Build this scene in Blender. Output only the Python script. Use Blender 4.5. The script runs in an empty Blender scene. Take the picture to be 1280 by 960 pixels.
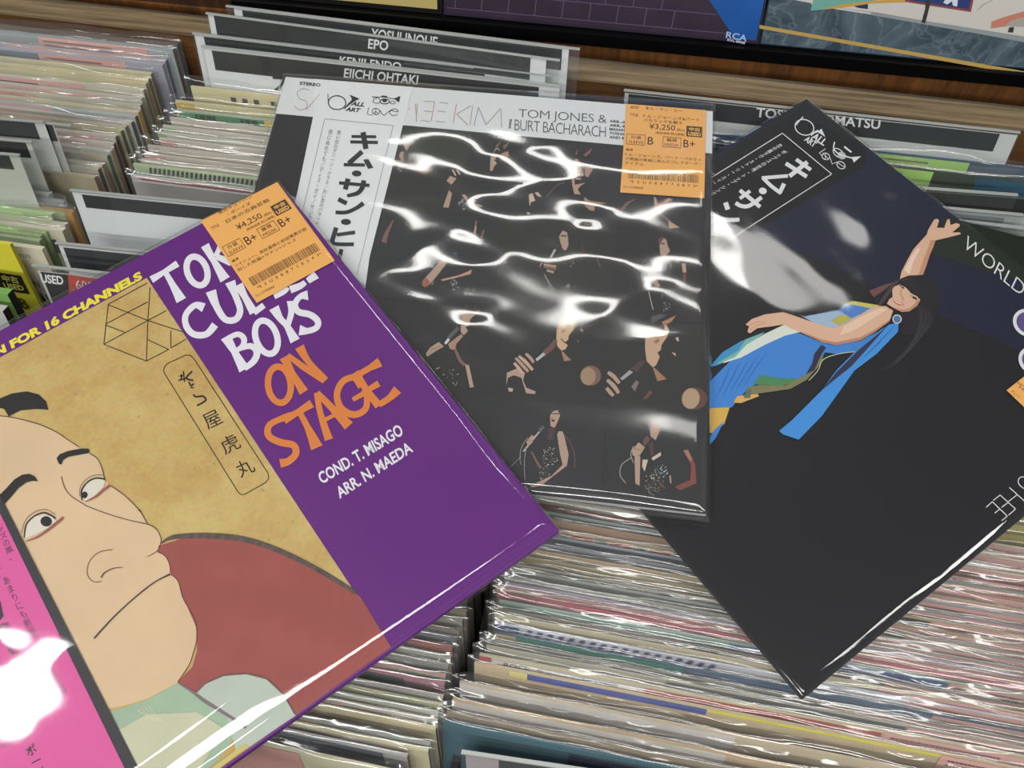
import bpy, math, random
from mathutils import Vector, Matrix, noise
from mathutils.geometry import tessellate_polygon

R = random.Random(7)
S = bpy.context.scene
COL = S.collection

# ------------------------------------------------------------------ camera
FPX = 1090.0
CAMZ = 1.295
AX = Vector((0.98032223, 0.14693949, -0.13182226))   # world X in camera space (x right, y down, z forward)
AY = Vector((0.19193508, -0.86559155, 0.46250642))
AZ = Vector((-0.04614378, -0.47870664, -0.87676149))
def c2w(v): return Vector((AX.dot(v), AY.dot(v), AZ.dot(v)))
cam_d = bpy.data.cameras.new('camera'); cam = bpy.data.objects.new('camera', cam_d); COL.objects.link(cam)
cam_d.sensor_width = 36.0; cam_d.lens = 36.0 * FPX / 1280.0; cam_d.clip_start = 0.01
r_, u_, b_ = c2w(Vector((1, 0, 0))), c2w(Vector((0, -1, 0))), c2w(Vector((0, 0, -1)))
cam.matrix_world = Matrix(((r_.x, u_.x, b_.x, 0), (r_.y, u_.y, b_.y, 0), (r_.z, u_.z, b_.z, CAMZ), (0, 0, 0, 1)))
S.camera = cam

# ------------------------------------------------------------------ world, lights, exposure
w = bpy.data.worlds.new('room_ambient'); S.world = w; w.use_nodes = True
w.node_tree.nodes['Background'].inputs[0].default_value = (0.93, 0.97, 1.0, 1)
w.node_tree.nodes['Background'].inputs[1].default_value = 0.55
S.view_settings.view_transform = 'Standard'; S.view_settings.look = 'None'
S.view_settings.exposure = -1.58; S.view_settings.gamma = 1.0
S.cycles.transparent_max_bounces = 32
S.cycles.max_bounces = 8
def tube_or_fill(x, y, L, along, power, z=2.62, wdt=0.17):
    d = bpy.data.lights.new('tube_or_fill_light', 'AREA'); d.shape = 'RECTANGLE'; d.size = L; d.size_y = wdt
    d.energy = power; d.color = (1.0, 0.985, 0.95)
    o = bpy.data.objects.new('tube_or_fill_light', d); COL.objects.link(o)
    o.location = (x, y, z); o.rotation_euler = (0, 0, 0 if along == 'x' else math.pi / 2)
    return o
tube_or_fill(-1.2, 0.10, 0.9, 'x', 42)
tube_or_fill(-0.18, 1.78, 1.0, 'x', 22, 2.62, 0.12)
tube_or_fill(0.42, 1.79, 0.55, 'x', 5, 2.62, 0.14)
tube_or_fill(0.5, -0.5, 1.6, 'x', 45)
tube_or_fill(1.95, 0.1, 1.2, 'x', 36)
tube_or_fill(-0.9, -1.7, 1.2, 'x', 95)  # added fill light behind the camera, brightens the leaning record faces
tube_or_fill(0.6, -1.7, 1.2, 'x', 95)  # its added twin, more fill on the sleeve fronts

# ------------------------------------------------------------------ materials
def lin(c):
    if isinstance(c, str):
        c = tuple(int(c[i:i+2], 16) / 255 for i in (0, 2, 4))
    return tuple((x / 12.92 if x <= 0.04045 else ((x + 0.055) / 1.055) ** 2.4) for x in c) + (1,)
MC = {}
def mat(hexc, rough=0.55, var=0.0, scale=60.0, metal=0.0, spec=0.4):
    k = (hexc, rough, var, scale, metal)
    if k in MC: return MC[k]
    m = bpy.data.materials.new('paint_' + hexc); m.use_nodes = True
    nt = m.node_tree; b = nt.nodes['Principled BSDF']
    col = lin(hexc)
    b.inputs['Roughness'].default_value = rough; b.inputs['Metallic'].default_value = metal
    b.inputs['Specular IOR Level'].default_value = spec
    if var > 0:
        tc = nt.nodes.new('ShaderNodeTexCoord'); n = nt.nodes.new('ShaderNodeTexNoise'); n.inputs['Scale'].default_value = scale
        n.inputs['Detail'].default_value = 5
        r = nt.nodes.new('ShaderNodeValToRGB')
        r.color_ramp.elements[0].position = 0.3; r.color_ramp.elements[1].position = 0.72
        r.color_ramp.elements[0].color = tuple(c * (1 - var) for c in col[:3]) + (1,)
        r.color_ramp.elements[1].color = tuple(min(1, c * (1 + var)) for c in col[:3]) + (1,)
        nt.links.new(tc.outputs['Object'], n.inputs['Vector']); nt.links.new(n.outputs['Fac'], r.inputs[0]); nt.links.new(r.outputs[0], b.inputs['Base Color'])
    else:
        b.inputs['Base Color'].default_value = col
    MC[k] = m; return m
def film_mat(name, haze, rough, bump, bscale, k, stretch=(1, 1, 1)):
    m = bpy.data.materials.new(name); m.use_nodes = True; nt = m.node_tree; nt.nodes.clear()
    out = nt.nodes.new('ShaderNodeOutputMaterial')
    tr = nt.nodes.new('ShaderNodeBsdfTransparent'); tr.inputs[0].default_value = (0.975, 0.98, 0.98, 1)
    df = nt.nodes.new('ShaderNodeBsdfDiffuse'); df.inputs[0].default_value = (0.9, 0.92, 0.93, 1)
    gl = nt.nodes.new('ShaderNodeBsdfGlossy'); gl.inputs['Roughness'].default_value = rough; gl.inputs[0].default_value = (1, 1, 1, 1)
    m1 = nt.nodes.new('ShaderNodeMixShader'); m1.inputs[0].default_value = haze
    m2 = nt.nodes.new('ShaderNodeMixShader')
    fr = nt.nodes.new('ShaderNodeLayerWeight'); fr.inputs['Blend'].default_value = 0.5
    pw = nt.nodes.new('ShaderNodeMath'); pw.operation = 'POWER'; pw.inputs[1].default_value = 5.0
    ma = nt.nodes.new('ShaderNodeMath'); ma.operation = 'MULTIPLY_ADD'; ma.inputs[1].default_value = 0.6; ma.inputs[2].default_value = 0.045
    mu = nt.nodes.new('ShaderNodeMath'); mu.operation = 'MULTIPLY'; mu.inputs[1].default_value = k; mu.use_clamp = True
    tc = nt.nodes.new('ShaderNodeTexCoord'); mp = nt.nodes.new('ShaderNodeMapping'); mp.inputs['Scale'].default_value = stretch
    no = nt.nodes.new('ShaderNodeTexNoise'); no.inputs['Scale'].default_value = bscale; no.inputs['Detail'].default_value = 2
    bp = nt.nodes.new('ShaderNodeBump'); bp.inputs['Strength'].default_value = bump; bp.inputs['Distance'].default_value = 0.002
    L = nt.links.new
    L(tc.outputs['Object'], mp.inputs[0]); L(mp.outputs[0], no.inputs['Vector']); L(no.outputs['Fac'], bp.inputs['Height'])
    L(bp.outputs[0], gl.inputs['Normal']); L(fr.outputs['Facing'], pw.inputs[0]); L(pw.outputs[0], ma.inputs[0]); L(ma.outputs[0], mu.inputs[0]); L(mu.outputs[0], m2.inputs[0])
    L(tr.outputs[0], m1.inputs[1]); L(df.outputs[0], m1.inputs[2]); L(m1.outputs[0], m2.inputs[1]); L(gl.outputs[0], m2.inputs[2])
    L(m2.outputs[0], out.inputs[0])
    return m
FILM_BAG = film_mat('crinkled_bag_film', 0.03, 0.15, 0.8, 60, 1.6, (0.45, 1, 1.6))
FILM_BIG = film_mat('clear_sleeve_film', 0.012, 0.05, 0.06, 14, 1.25)
FILM_MID = film_mat('wavy_sleeve_film', 0.03, 0.09, 0.05, 13, 1.5, (0.6, 1.6, 1))
ACRYL = film_mat('clear_divider_plastic', 0.012, 0.09, 0.0, 10, 0.7)
def wood(name, c1, c2, sc, rough=0.7):
    m = bpy.data.materials.new(name); m.use_nodes = True; nt = m.node_tree; b = nt.nodes['Principled BSDF']
    tc = nt.nodes.new('ShaderNodeTexCoord'); mp = nt.nodes.new('ShaderNodeMapping'); mp.inputs['Scale'].default_value = sc
    n = nt.nodes.new('ShaderNodeTexNoise'); n.inputs['Scale'].default_value = 12; n.inputs['Detail'].default_value = 8; n.inputs['Roughness'].default_value = 0.7
    r = nt.nodes.new('ShaderNodeValToRGB'); r.color_ramp.elements[0].position = 0.32; r.color_ramp.elements[1].position = 0.7
    r.color_ramp.elements[0].color = lin(c1); r.color_ramp.elements[1].color = lin(c2)
    bp = nt.nodes.new('ShaderNodeBump'); bp.inputs['Strength'].default_value = 0.5; bp.inputs['Distance'].default_value = 0.002
    L = nt.links.new
    L(tc.outputs['Object'], mp.inputs[0]); L(mp.outputs[0], n.inputs['Vector']); L(n.outputs['Fac'], r.inputs[0]); L(r.outputs[0], b.inputs['Base Color'])
    L(n.outputs['Fac'], bp.inputs['Height']); L(bp.outputs[0], b.inputs['Normal'])
    b.inputs['Roughness'].default_value = rough
    return m
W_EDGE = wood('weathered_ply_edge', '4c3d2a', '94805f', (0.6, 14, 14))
W_FACE = wood('worn_brown_ply', '4a2f16', '7a5229', (1, 3, 4))
W_DARK = wood('dark_panel_wood', '2e1a0c', '4e3018', (9, 1, 1))
W_PANEL = wood('brown_shelf_panel', '4a2b12', '80501f', (9, 1, 1))

# ------------------------------------------------------------------ geometry helpers
def ray(px, py): return c2w(Vector(((px - 640) / FPX, (py - 480) / FPX, 1.0)))
def at(px, py, z):
    d = ray(px, py); t = (z - CAMZ) / d.z
    return Vector((d.x * t, d.y * t, z))
def link_mesh(name, verts, faces, mats, parent=None, midx=None, smooth=False, loc=None):
    me = bpy.data.meshes.new(name); me.from_pydata([tuple(v) for v in verts], [], faces)
    for m in mats: me.materials.append(m)
    if midx: me.polygons.foreach_set('material_index', midx)
    if smooth: me.polygons.foreach_set('use_smooth', [True] * len(faces))
    me.update()
    return link(name, me, parent, loc)
def link(name, me, parent=None, loc=None):
    o = bpy.data.objects.new(name, me); COL.objects.link(o)
    if parent: o.parent = parent
    if loc: o.location = loc
    return o
def box_data(x0, x1, y0, y1, z0, z1):
    v = [(x0, y0, z0), (x1, y0, z0), (x1, y1, z0), (x0, y1, z0), (x0, y0, z1), (x1, y0, z1), (x1, y1, z1), (x0, y1, z1)]
    f = [(0, 3, 2, 1), (4, 5, 6, 7), (0, 1, 5, 4), (1, 2, 6, 5), (2, 3, 7, 6), (3, 0, 4, 7)]
    return v, f
BC = {}
def box(name, x0, x1, y0, y1, z0, z1, mats, parent=None, midx=None, cache=False, bevel=0):
    key = (name, round(x0, 4), round(x1, 4), round(y0, 4), round(y1, 4), round(z0, 4), round(z1, 4), tuple(m.name for m in mats))
    if cache and key in BC: return link(name, BC[key], parent)
    v, f = box_data(x0, x1, y0, y1, z0, z1)
    o = link_mesh(name, v, f, mats, parent, midx)
    if cache: BC[key] = o.data
    if bevel:
        b = o.modifiers.new('bevel', 'BEVEL'); b.width = bevel; b.segments = 2
    return o
def empty(name, label, cat, mw, group=None):
    o = bpy.data.objects.new(name, None); COL.objects.link(o); o.empty_display_size = 0.05
    o.matrix_world = mw; o['label'] = label; o['category'] = cat
    if group: o['group'] = group
    return o
def tag(o, label, cat, group=None):
    o['label'] = label; o['category'] = cat
    if group: o['group'] = group
def struct(o): o['kind'] = 'structure'; return o

# text as flat outline meshes, normalised to a unit box
TXT = {}
def text_mesh(body, bold=0.0, spacing=1.0, lines=1.0):
    k = (body, bold, spacing, lines)
    if k in TXT: return TXT[k]
    c = bpy.data.curves.new('lettering', 'FONT'); c.body = body; c.size = 1.0; c.dimensions = '2D'; c.fill_mode = 'FRONT'
    c.resolution_u = 3 if all(ord(ch) < 256 for ch in body) else 2
    c.offset = bold; c.space_character = spacing; c.space_line = lines; c.align_x = 'CENTER' if '\n' in body else 'LEFT'
    o = bpy.data.objects.new('lettering', c); COL.objects.link(o)
    dg = bpy.context.evaluated_depsgraph_get()
    me = bpy.data.meshes.new_from_object(o.evaluated_get(dg), depsgraph=dg)
    vs = [v.co.copy() for v in me.vertices]; fs = [tuple(p.vertices) for p in me.polygons]
    bpy.data.objects.remove(o); bpy.data.curves.remove(c); bpy.data.meshes.remove(me)
    if not vs: return ([], [])
    x0 = min(v.x for v in vs); x1 = max(v.x for v in vs); y0 = min(v.y for v in vs); y1 = max(v.y for v in vs)
    res = ([((v.x - x0) / max(x1 - x0, 1e-6), (v.y - y0) / max(y1 - y0, 1e-6)) for v in vs], fs)
    TXT[k] = res; return res

class Sheet:
    """A flat printed surface at its real place; print is laid on it in layers."""
    def __init__(s, origin, n, xdir):
        s.n = n.normalized(); s.o = origin; u = xdir - s.n * xdir.dot(s.n); s.u = u.normalized(); s.v = s.n.cross(s.u)
        s.mw = Matrix(((s.u.x, s.v.x, s.n.x, s.o.x), (s.u.y, s.v.y, s.n.y, s.o.y), (s.u.z, s.v.z, s.n.z, s.o.z), (0, 0, 0, 1)))
    def uv(s, p):
        d = ray(p[0], p[1]); c = Vector((0, 0, CAMZ)); t = (s.o - c).dot(s.n) / d.dot(s.n)
        q = c + d * t - s.o
        return (q.dot(s.u), q.dot(s.v))
LAY = 0.00010
class Print:
    """collects polygons (image tracing -> sheet coordinates) for ONE printed part"""
    def __init__(s, sheet, base=0.0): s.sh = sheet; s.v = []; s.f = []; s.mi = []; s.mats = []; s.base = base; s.n = 0
    def _z(s, lay):
        s.n += 1
        return s.base + (lay + (s.n % 40) * 0.02) * LAY
    def _m(s, m):
        if isinstance(m, str): m = mat(m)
        if m not in s.mats: s.mats.append(m)
        return s.mats.index(m)
    def loops(s, loops, m, lay, raw=False):
        L3 = [[Vector((*(p if raw else s.sh.uv(p)), 0)) for p in lp] for lp in loops]
        tris = tessellate_polygon(L3); k = len(s.v); i = s._m(m)
        flat = [p for lp in L3 for p in lp]
        z = s._z(lay); s.v += [(p.x, p.y, z) for p in flat]
        for t in tris:
            a, b, c = (flat[j] for j in t)
            ar = (b - a).cross(c - a).z
            if abs(ar) < 1e-14: continue
            s.f.append(tuple(k + j for j in (t if ar > 0 else t[::-1]))); s.mi.append(i)
    def poly(s, pts, m, lay=1): s.loops([pts], m, lay)
    def stroke(s, pts, wd, m, lay=1, smooth=True, closed=False):
        P = [Vector((p[0], p[1])) for p in pts]
        W = list(wd) if isinstance(wd, (list, tuple)) else [wd] * len(P)
        if smooth and len(P) > 2:
            Q = []; V = []
            n = len(P)
            for i in range(n if closed else n - 1):
                a, b, c, d = (P[(i + k) % n] if closed else P[min(max(i + k, 0), n - 1)] for k in (-1, 0, 1, 2))
                w0, w1 = W[i], W[(i + 1) % n]
                for q in range(5):
                    t = q / 5
                    Q.append(0.5 * ((2 * b) + (c - a) * t + (2 * a - 5 * b + 4 * c - d) * t * t + (3 * b - a - 3 * c + d) * t ** 3)); V.append(w0 + (w1 - w0) * t)
            if not closed: Q.append(P[-1]); V.append(W[-1])
            P, W = Q, V
        n = len(P); k = len(s.v); i = s._m(m); z = s._z(lay)
        for j in range(n):
            if closed: tng = P[(j + 1) % n] - P[j - 1]
            else: tng = P[min(j + 1, n - 1)] - P[max(j - 1, 0)]
            if tng.length < 1e-9: tng = Vector((1, 0))
            tng.normalize(); nn = Vector((-tng.y, tng.x)) * W[j] / 2
            for q in (P[j] + nn, P[j] - nn):
                a, b = s.sh.uv(q); s.v.append((a, b, z))
        for j in range(n if closed else n - 1):
            a = k + 2 * j; b = k + 2 * ((j + 1) % n)
            s.f.append((a, b, b + 1, a + 1)); s.mi.append(i)
    def ellipse(s, c, rx, ry, rot, m, lay=1, hole=0.0, n=28):
        def lp(kx, ky): return [(c[0] + math.cos(rot) * rx * kx * math.cos(t) - math.sin(rot) * ry * ky * math.sin(t), c[1] + math.sin(rot) * rx * kx * math.cos(t) + math.cos(rot) * ry * ky * math.sin(t)) for t in (2 * math.pi * i / n for i in range(n))]
        if hole: s.loops([lp(1, 1), lp(1 - hole / rx, 1 - hole / ry)[::-1]], m, lay)
        else: s.loops([lp(1, 1)], m, lay)
    def text(s, body, p0, p1, p2, m, lay=3, bold=0.0, spacing=1.0, lines=1.0, p3=None):
        vs, fs = text_mesh(body, bold, spacing, lines); k = len(s.v); i = s._m(m)
        p0, p1, p2 = Vector(p0), Vector(p1), Vector(p2); p3 = Vector(p3) if p3 else p1 + p2 - p0
        for x, y in vs:
            q = (p0 * (1 - x) + p1 * x) * (1 - y) + (p2 * (1 - x) + p3 * x) * y
            a, b = s.sh.uv(q); s.v.append((a, b, s.base + lay * LAY))
        s.f += [tuple(k + j for j in f) for f in fs]; s.mi += [i] * len(fs)
    def vtext(s, body, top, bot, wpx, m, lay=3, bold=0.0, skew=None):
        t, b = Vector(top), Vector(bot); d = (b - t); r = Vector(skew) if skew else Vector((d.y, -d.x))
        r = r.normalized() * wpx / 2
        s.text('\n'.join(body), b - r, b + r, t - r, m, lay, bold, 1.0, 1.0)
    def build(s, name, parent):
        for j, f in enumerate(s.f):     # all print faces up
            a, b, c = (Vector(s.v[q]) for q in f[:3])
            if (b - a).cross(c - a).z < 0: s.f[j] = f[::-1]
        return link_mesh(name, s.v, s.f, s.mats, parent, s.mi)
def zc(x0, y0, k): return lambda *pts: [(x0 + p[0] / k, y0 + p[1] / k) for p in pts]

# ------------------------------------------------------------------ the setting
BINZ = 0.80
floor = struct(box('floor', -3.2, 3.2, -2.6, 4.2, -0.05, 0.0, [mat('8d8a84', 0.4, 0.1, 3)]))
ceil_ = struct(box('ceiling', -3.2, 3.2, -2.6, 4.2, 2.68, 2.73, [mat('9a9c9c', 0.9)]))

# ------------------------------------------------------------------ record crate
crate = empty('record_crate', 'long brown plywood crate holding three rows of records', 'crate', Matrix.Translation((-0.2, 0.2, 0.44)))
def cbox(name, x0, x1, y0, y1, z0, z1, mats, **k):
    o = box(name, x0 + 0.2, x1 + 0.2, y0 - 0.2, y1 - 0.2, z0 - 0.44, z1 - 0.44, mats, crate, **k); return o
XD = (-0.755, -0.413, -0.0645, 0.279)
cbox('bottom_board', -0.77, 0.30, -0.24, 0.528, 0.44, 0.455, [W_FACE])
def skew(o):
    for v in o.data.vertices: v.co.y -= 0.0174 * (v.co.x - 0.2 + 0.16)
skew(cbox('back_board', -1.3, 1.1, 0.5317, 0.5495, 0.44, 0.8095, [W_FACE]))
skew(cbox('ply_edge_strip', -1.3, 1.1, 0.5307, 0.5505, 0.81, 0.8125, [W_EDGE]))
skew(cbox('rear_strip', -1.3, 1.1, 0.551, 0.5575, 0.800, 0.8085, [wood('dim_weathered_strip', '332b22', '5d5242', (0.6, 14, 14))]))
cbox('front_board', -0.77, 0.30, -0.26, -0.242, 0.44, 0.78, [W_FACE])
for i, x in enumerate(XD):
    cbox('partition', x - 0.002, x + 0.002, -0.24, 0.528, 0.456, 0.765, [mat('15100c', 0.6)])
table = empty('display_table', 'dark table under the record crate', 'table', Matrix.Translation((-0.2, 0.25, 0.0)))
box('tabletop', -1.4, 1.5, -0.55, 0.95, 0.405, 0.438, [W_DARK], table)
for sx in (-1.3, 1.4):
    for sy in (-0.48, 0.88): box('leg', sx - 0.03, sx + 0.03, sy - 0.03, sy + 0.03, 0, 0.404, [W_DARK], table)
# ------------------------------------------------------------------ display shelf behind, with albums leaning on it
shelf = empty('display_shelf', 'black ledged brown wood display shelf behind the crate', 'shelf', Matrix.Translation((0, 0.64, 0.44)))
box('front_panel', -1.35, 1.15, -0.008, 0.010, 0.0, 0.316, [W_PANEL], shelf)
box('ledge', -0.415, 1.15, -0.0085, 0.05, 0.3165, 0.3285, [mat('0b0b0d', 0.35)], shelf)
box('back_panel', -1.35, 1.15, 0.22, 0.235, 0.0, 0.62, [W_DARK], shelf)
box('side_board', -1.35, -0.4155, -0.006, 0.21, 0.3165, 0.326, [W_DARK], shelf)
TB = math.radians(24)
def shelf_album(x0, w, label, base_hex):
    up = Vector((0, math.sin(TB), math.cos(TB))); n = Vector((0, -math.cos(TB), math.sin(TB)))
    O = Vector((x0, 0.637, 0.7705)) 
    sh = Sheet(O, n, Vector((1, 0, 0)))
    t = empty('record_album', label, 'record', sh.mw, 'albums on the display shelf')
    box('sleeve', 0, w, 0, w, -0.004, 0, [mat(base_hex, 0.35)], t)
    return sh, t
xa = aty_x = lambda px, py: (lambda d: (d * (0.637 / d.y)).x)(ray(px, py))
xA = xa(948, 61); xB = xa(555, 20)
# leftmost album: yellow panel beside a dark picture
sh, t = shelf_album(xB - 0.315, 0.3135, 'album with a pale yellow lower panel and dark red picture, leftmost on the shelf', '0e0c0e')
p = Print(sh); p.loops([[(0.17, 0.004), (0.309, 0.004), (0.309, 0.3), (0.17, 0.3)]], 'b7a668', 1, True)
p.loops([[(0.004, 0.012), (0.17, 0.012), (0.205, 0.035), (0.225, 0.3), (0.004, 0.3)]], '2c1014', 2, True)
p.loops([[(0.17, 0.012), (0.195, 0.02), (0.21, 0.3), (0.195, 0.3)]], '7d4a2e', 3, True)
p.build('cover_picture', t)
# tile floor and blue
sh, t = shelf_album(xB, xA - xB - 0.0015, 'album cover with purple brown tiled floor and bright blue corner', '2b2236')
p = Print(sh); W = xA - xB - 0.0015
floor_m = mat('33273a', 0.4, 0.25, 30)
p.loops([[(0.002, 0.002), (W - 0.002, 0.002), (W - 0.002, 0.31), (0.002, 0.31)]], floor_m, 1, True)
p.loops([[(0.10, 0.075), (W - 0.075, 0.068), (W - 0.075, 0.3), (0.06, 0.3)]], '4a7cb4', 2, True)
p.loops([[(W - 0.085, 0.068), (W - 0.079, 0.066), (W - 0.079, 0.3), (W - 0.085, 0.3)]], '8fb2d8', 3, True)
p.loops([[(W - 0.079, 0.062), (W - 0.045, 0.03), (W - 0.02, 0.003), (W - 0.002, 0.003), (W - 0.002, 0.3), (W - 0.079, 0.3)]], mat('1c58a6', 0.35, 0.2, 12), 3, True)
p.loops([[(0.125, 0.065), (0.14, 0.06), (0.15, 0.068), (0.15, 0.09), (0.12, 0.09)]], '6d86c8', 4, True)
for i in range(9):
    a = 0.006 + i * 0.0145
    p.loops([[(0.003, a), (W - 0.02 - a * 0.9, a - 0.0), (W - 0.02 - a * 0.9, a + 0.0006), (0.003, a + 0.0006)]], '5a5170', 2, True) if a < 0.07 else None
    for j in range(12):
        x = 0.01 + j * 0.024 + (i % 2) * 0.012 + i * 0.001
        if a < 0.058 and x < W - 0.05 - a: p.loops([[(x, a), (x + 0.0007, a), (x + 0.0017, a + 0.0145), (x + 0.001, a + 0.0145)]], '5a5170', 2, True)
p.text('RCA', *[sh and q for q in ((907, 47), (933, 52), (908.5, 39))], '9fc0ee', 5, 0.02)
p.text('RVL-8008', (909, 51), (931, 55), (909.5, 48), 'c9d8f0', 5, 0.02)
p.build('cover_picture', t)
# marble border
sh, t = shelf_album(xA, 0.315, 'album cover framed in blue grey marble with a gold line, rightmost on the shelf', '1a2a38')
m = bpy.data.materials.new('blue_marble'); m.use_nodes = True; nt = m.node_tree; b = nt.nodes['Principled BSDF']
tc = nt.nodes.new('ShaderNodeTexCoord'); n1 = nt.nodes.new('ShaderNodeTexNoise'); n1.inputs['Scale'].default_value = 14; n1.inputs['Detail'].default_value = 6
n1.inputs['Distortion'].default_value = 2.5
v1 = nt.nodes.new('ShaderNodeTexVoronoi'); v1.feature = 'DISTANCE_TO_EDGE'; v1.inputs['Scale'].default_value = 22
ad = nt.nodes.new('ShaderNodeMixRGB'); ad.blend_type = 'ADD'; ad.inputs[0].default_value = 0.12
r1 = nt.nodes.new('ShaderNodeValToRGB'); r1.color_ramp.elements[0].position = 0.3; r1.color_ramp.elements[0].color = lin('1b3040'); r1.color_ramp.elements[1].position = 0.75; r1.color_ramp.elements[1].color = lin('61747f')
r2 = nt.nodes.new('ShaderNodeValToRGB'); r2.color_ramp.elements[0].position = 0.0; r2.color_ramp.elements[0].color = lin('8f9ca6'); r2.color_ramp.elements[1].position = 0.06; r2.color_ramp.elements[1].color = (0, 0, 0, 1)
m3 = nt.nodes.new('ShaderNodeMixRGB'); m3.blend_type = 'ADD'; m3.inputs[0].default_value = 0.2
L = nt.links.new
L(tc.outputs['Object'], n1.inputs['Vector']); L(tc.outputs['Object'], ad.inputs[1]); L(n1.outputs['Color'], ad.inputs[2]); L(ad.outputs[0], v1.inputs['Vector'])
L(n1.outputs['Fac'], r1.inputs[0]); L(v1.outputs['Distance'], r2.inputs[0]); L(r1.outputs[0], m3.inputs[1]); L(r2.outputs[0], m3.inputs[2]); L(m3.outputs[0], b.inputs['Base Color'])
b.inputs['Roughness'].default_value = 0.4
p = Print(sh); Z = zc(940, 0, 3.765)
p.loops([[(0.001, 0.001), (0.314, 0.001), (0.314, 0.314), (0.001, 0.314)]], m, 1, True)
p.poly(Z((35, 117), (1280, 335), (1400, 357), (1400, 374), (1280, 354), (35, 134)), 'b89a52', 2)
p.poly(Z((100, -20), (280, 15), (280, 25), (800, 105), (1130, 160), (1400, 215), (1400, -400), (100, -400)), 'c9c6bf', 2)
p.poly(Z((270, 22), (560, 55), (560, 70), (1100, 165), (1400, 220), (1400, 190), (800, 95), (400, 35)), '8d9498', 3)
p.poly(Z((275, 50), (300, -40), (600, -40), (590, 0), (420, 20), (330, 45)), '6ba79a', 4)
p.poly(Z((330, 45), (420, 20), (600, 0), (720, -20), (725, 10), (560, 15), (430, 35)), 'c49a44', 4)
p.poly(Z((480, 28), (545, 18), (545, 42), (500, 36)), '1e2a55', 5)
p.poly(Z((720, -40), (1050, -40), (1030, 56), (720, 8)), '8a4038', 4)
p.poly(Z((740, -40), (1040, -40), (1020, 44), (740, 2)), '23346e', 5)
p.poly(Z((900, 12), (925, -30), (970, -30), (965, 30), (945, 26), (940, 5), (918, 20)), 'ccd6df', 6)
p.poly(Z((820, -40), (845, -40), (835, 30), (815, 108), (797, 105), (815, 40)), '2d2c30', 7)
p.poly(Z((1128, 100), (1190, 78), (1280, 52), (1400, 30), (1400, 80), (1280, 95), (1230, 118), (1125, 132)), 'c07c68', 5)
p.poly(Z((1190, 120), (1220, 95), (1300, 75), (1400, 70), (1400, 130)), 'a59f99', 6)
p.poly(Z((1210, 128), (1232, 125), (1228, 152), (1204, 150)), '2d2c30', 7)
p.stroke(Z((1060, 48), (1090, 20), (1130, 0)), 0.5, '6d6d70', 6)
p.build('cover_picture', t)

# ------------------------------------------------------------------ clear divider cards
LEAN = math.radians(20)
def lean_mw(c, lean, yaw=0.0):
    return Matrix.Translation(c) @ Matrix.Rotation(yaw, 4, 'Z') @ Matrix.Rotation(-lean, 4, 'X')
def lean_sheet(tl, zt, yaw, lean):
    """sheet whose v axis runs up the leaning face, origin at the face's top left corner"""
    O = at(tl[0], tl[1], zt); mw = lean_mw(O, lean, yaw)
    n = -(mw.to_3x3() @ Vector((0, 1, 0))); sh = Sheet(O, n, mw.to_3x3() @ Vector((1, 0, 0)))
    return sh
def divider(tl, tr, zt, label, paper=None, band=None, name_text=None, extra=None, ht=0.30, lean=LEAN, group='clear divider cards', pcol='d9dcde', H=0.02, full=None):
    a = at(*tl, zt); b = at(*tr, zt); wd = full or (b - a).length; yaw = math.atan2(b.y - a.y, b.x - a.x)
    sh = lean_sheet(tl, zt, yaw, lean)
    t = empty('divider_card', label, 'divider card', sh.mw, group)
    # thin clear envelope front and back
    box('clear_sleeve', 0, wd, -ht, 0, 0.0012, 0.0015, [ACRYL], t, cache=True)
    box('clear_sleeve_back', 0, wd, -ht, 0, -0.0008, -0.0005, [ACRYL], t, cache=True)
    box('top_rim', 0, wd, -0.0007, 0.0005, -0.0008, 0.0015, [mat('a9adab', 0.2)], t, cache=True)
    p = Print(sh, 0.0)
    x0, x1, y1 = paper if paper else (0.006, wd - 0.006, -0.004)
    box('paper_insert', x0, x1, -ht + 0.01, y1, -0.0003, 0.0, [mat(pcol, 0.6)], t)
    if band:
        bx0, bx1, by0, by1, bc = band
        p.loops([[(bx0, by0), (bx1, by0), (bx1, by1), (bx0, by1)]], bc, 1, True)
    if name_text: 
        for a_ in name_text: p.text(*a_[:4], a_[4] if len(a_) > 4 else 'e4e6e6', 3, a_[5] if len(a_) > 5 else 0.02)
    if extra: extra(p, sh)
    if p.f: p.build('printed_band', t)
    return sh, t
W_ = 0.0
BK = '232528'
divider((283, 7), (725, 61), 0.842, 'clear divider with a black name band, rearmost in the middle row', band=(0.013, 0.272, -0.018, -0.002, '1a1c20'), name_text=[('YOSUI INOUE', (463, 49), (546, 60), (464.5, 35))], paper=(0.006, 0.277, -0.001))
divider((258, 16), (700, 75), 0.8395, 'clear divider with a short three letter name on its black band', band=(0.006, 0.265, -0.0185, -0.001, BK), name_text=[('EPO', (460, 60.5), (485, 63.5), (461, 48))], paper=(0.001, 0.277, -0.0005), extra=lambda p, sh: p.text('エポ', (481, 79), (502, 82), (482, 67), '17181a', 3, 0.03))
divider((241, 41), (690, 94), 0.827, 'clear divider with a black band half hidden by the card before it', band=(0.009, 0.27, -0.018, -0.002, '1a1c20'), name_text=[('KENJI ENDO', (424, 83), (501, 91), (425, 70))], paper=(0.001, 0.28, -0.0006))
def ohki(p, sh):
    p.stroke([(341, 97), (358, 98)], 3, '17181a', 3); p.stroke([(355.5, 90), (355, 100), (350, 108), (344, 113)], [3.5, 3.5, 3.5, 4], '17181a', 3)
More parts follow.
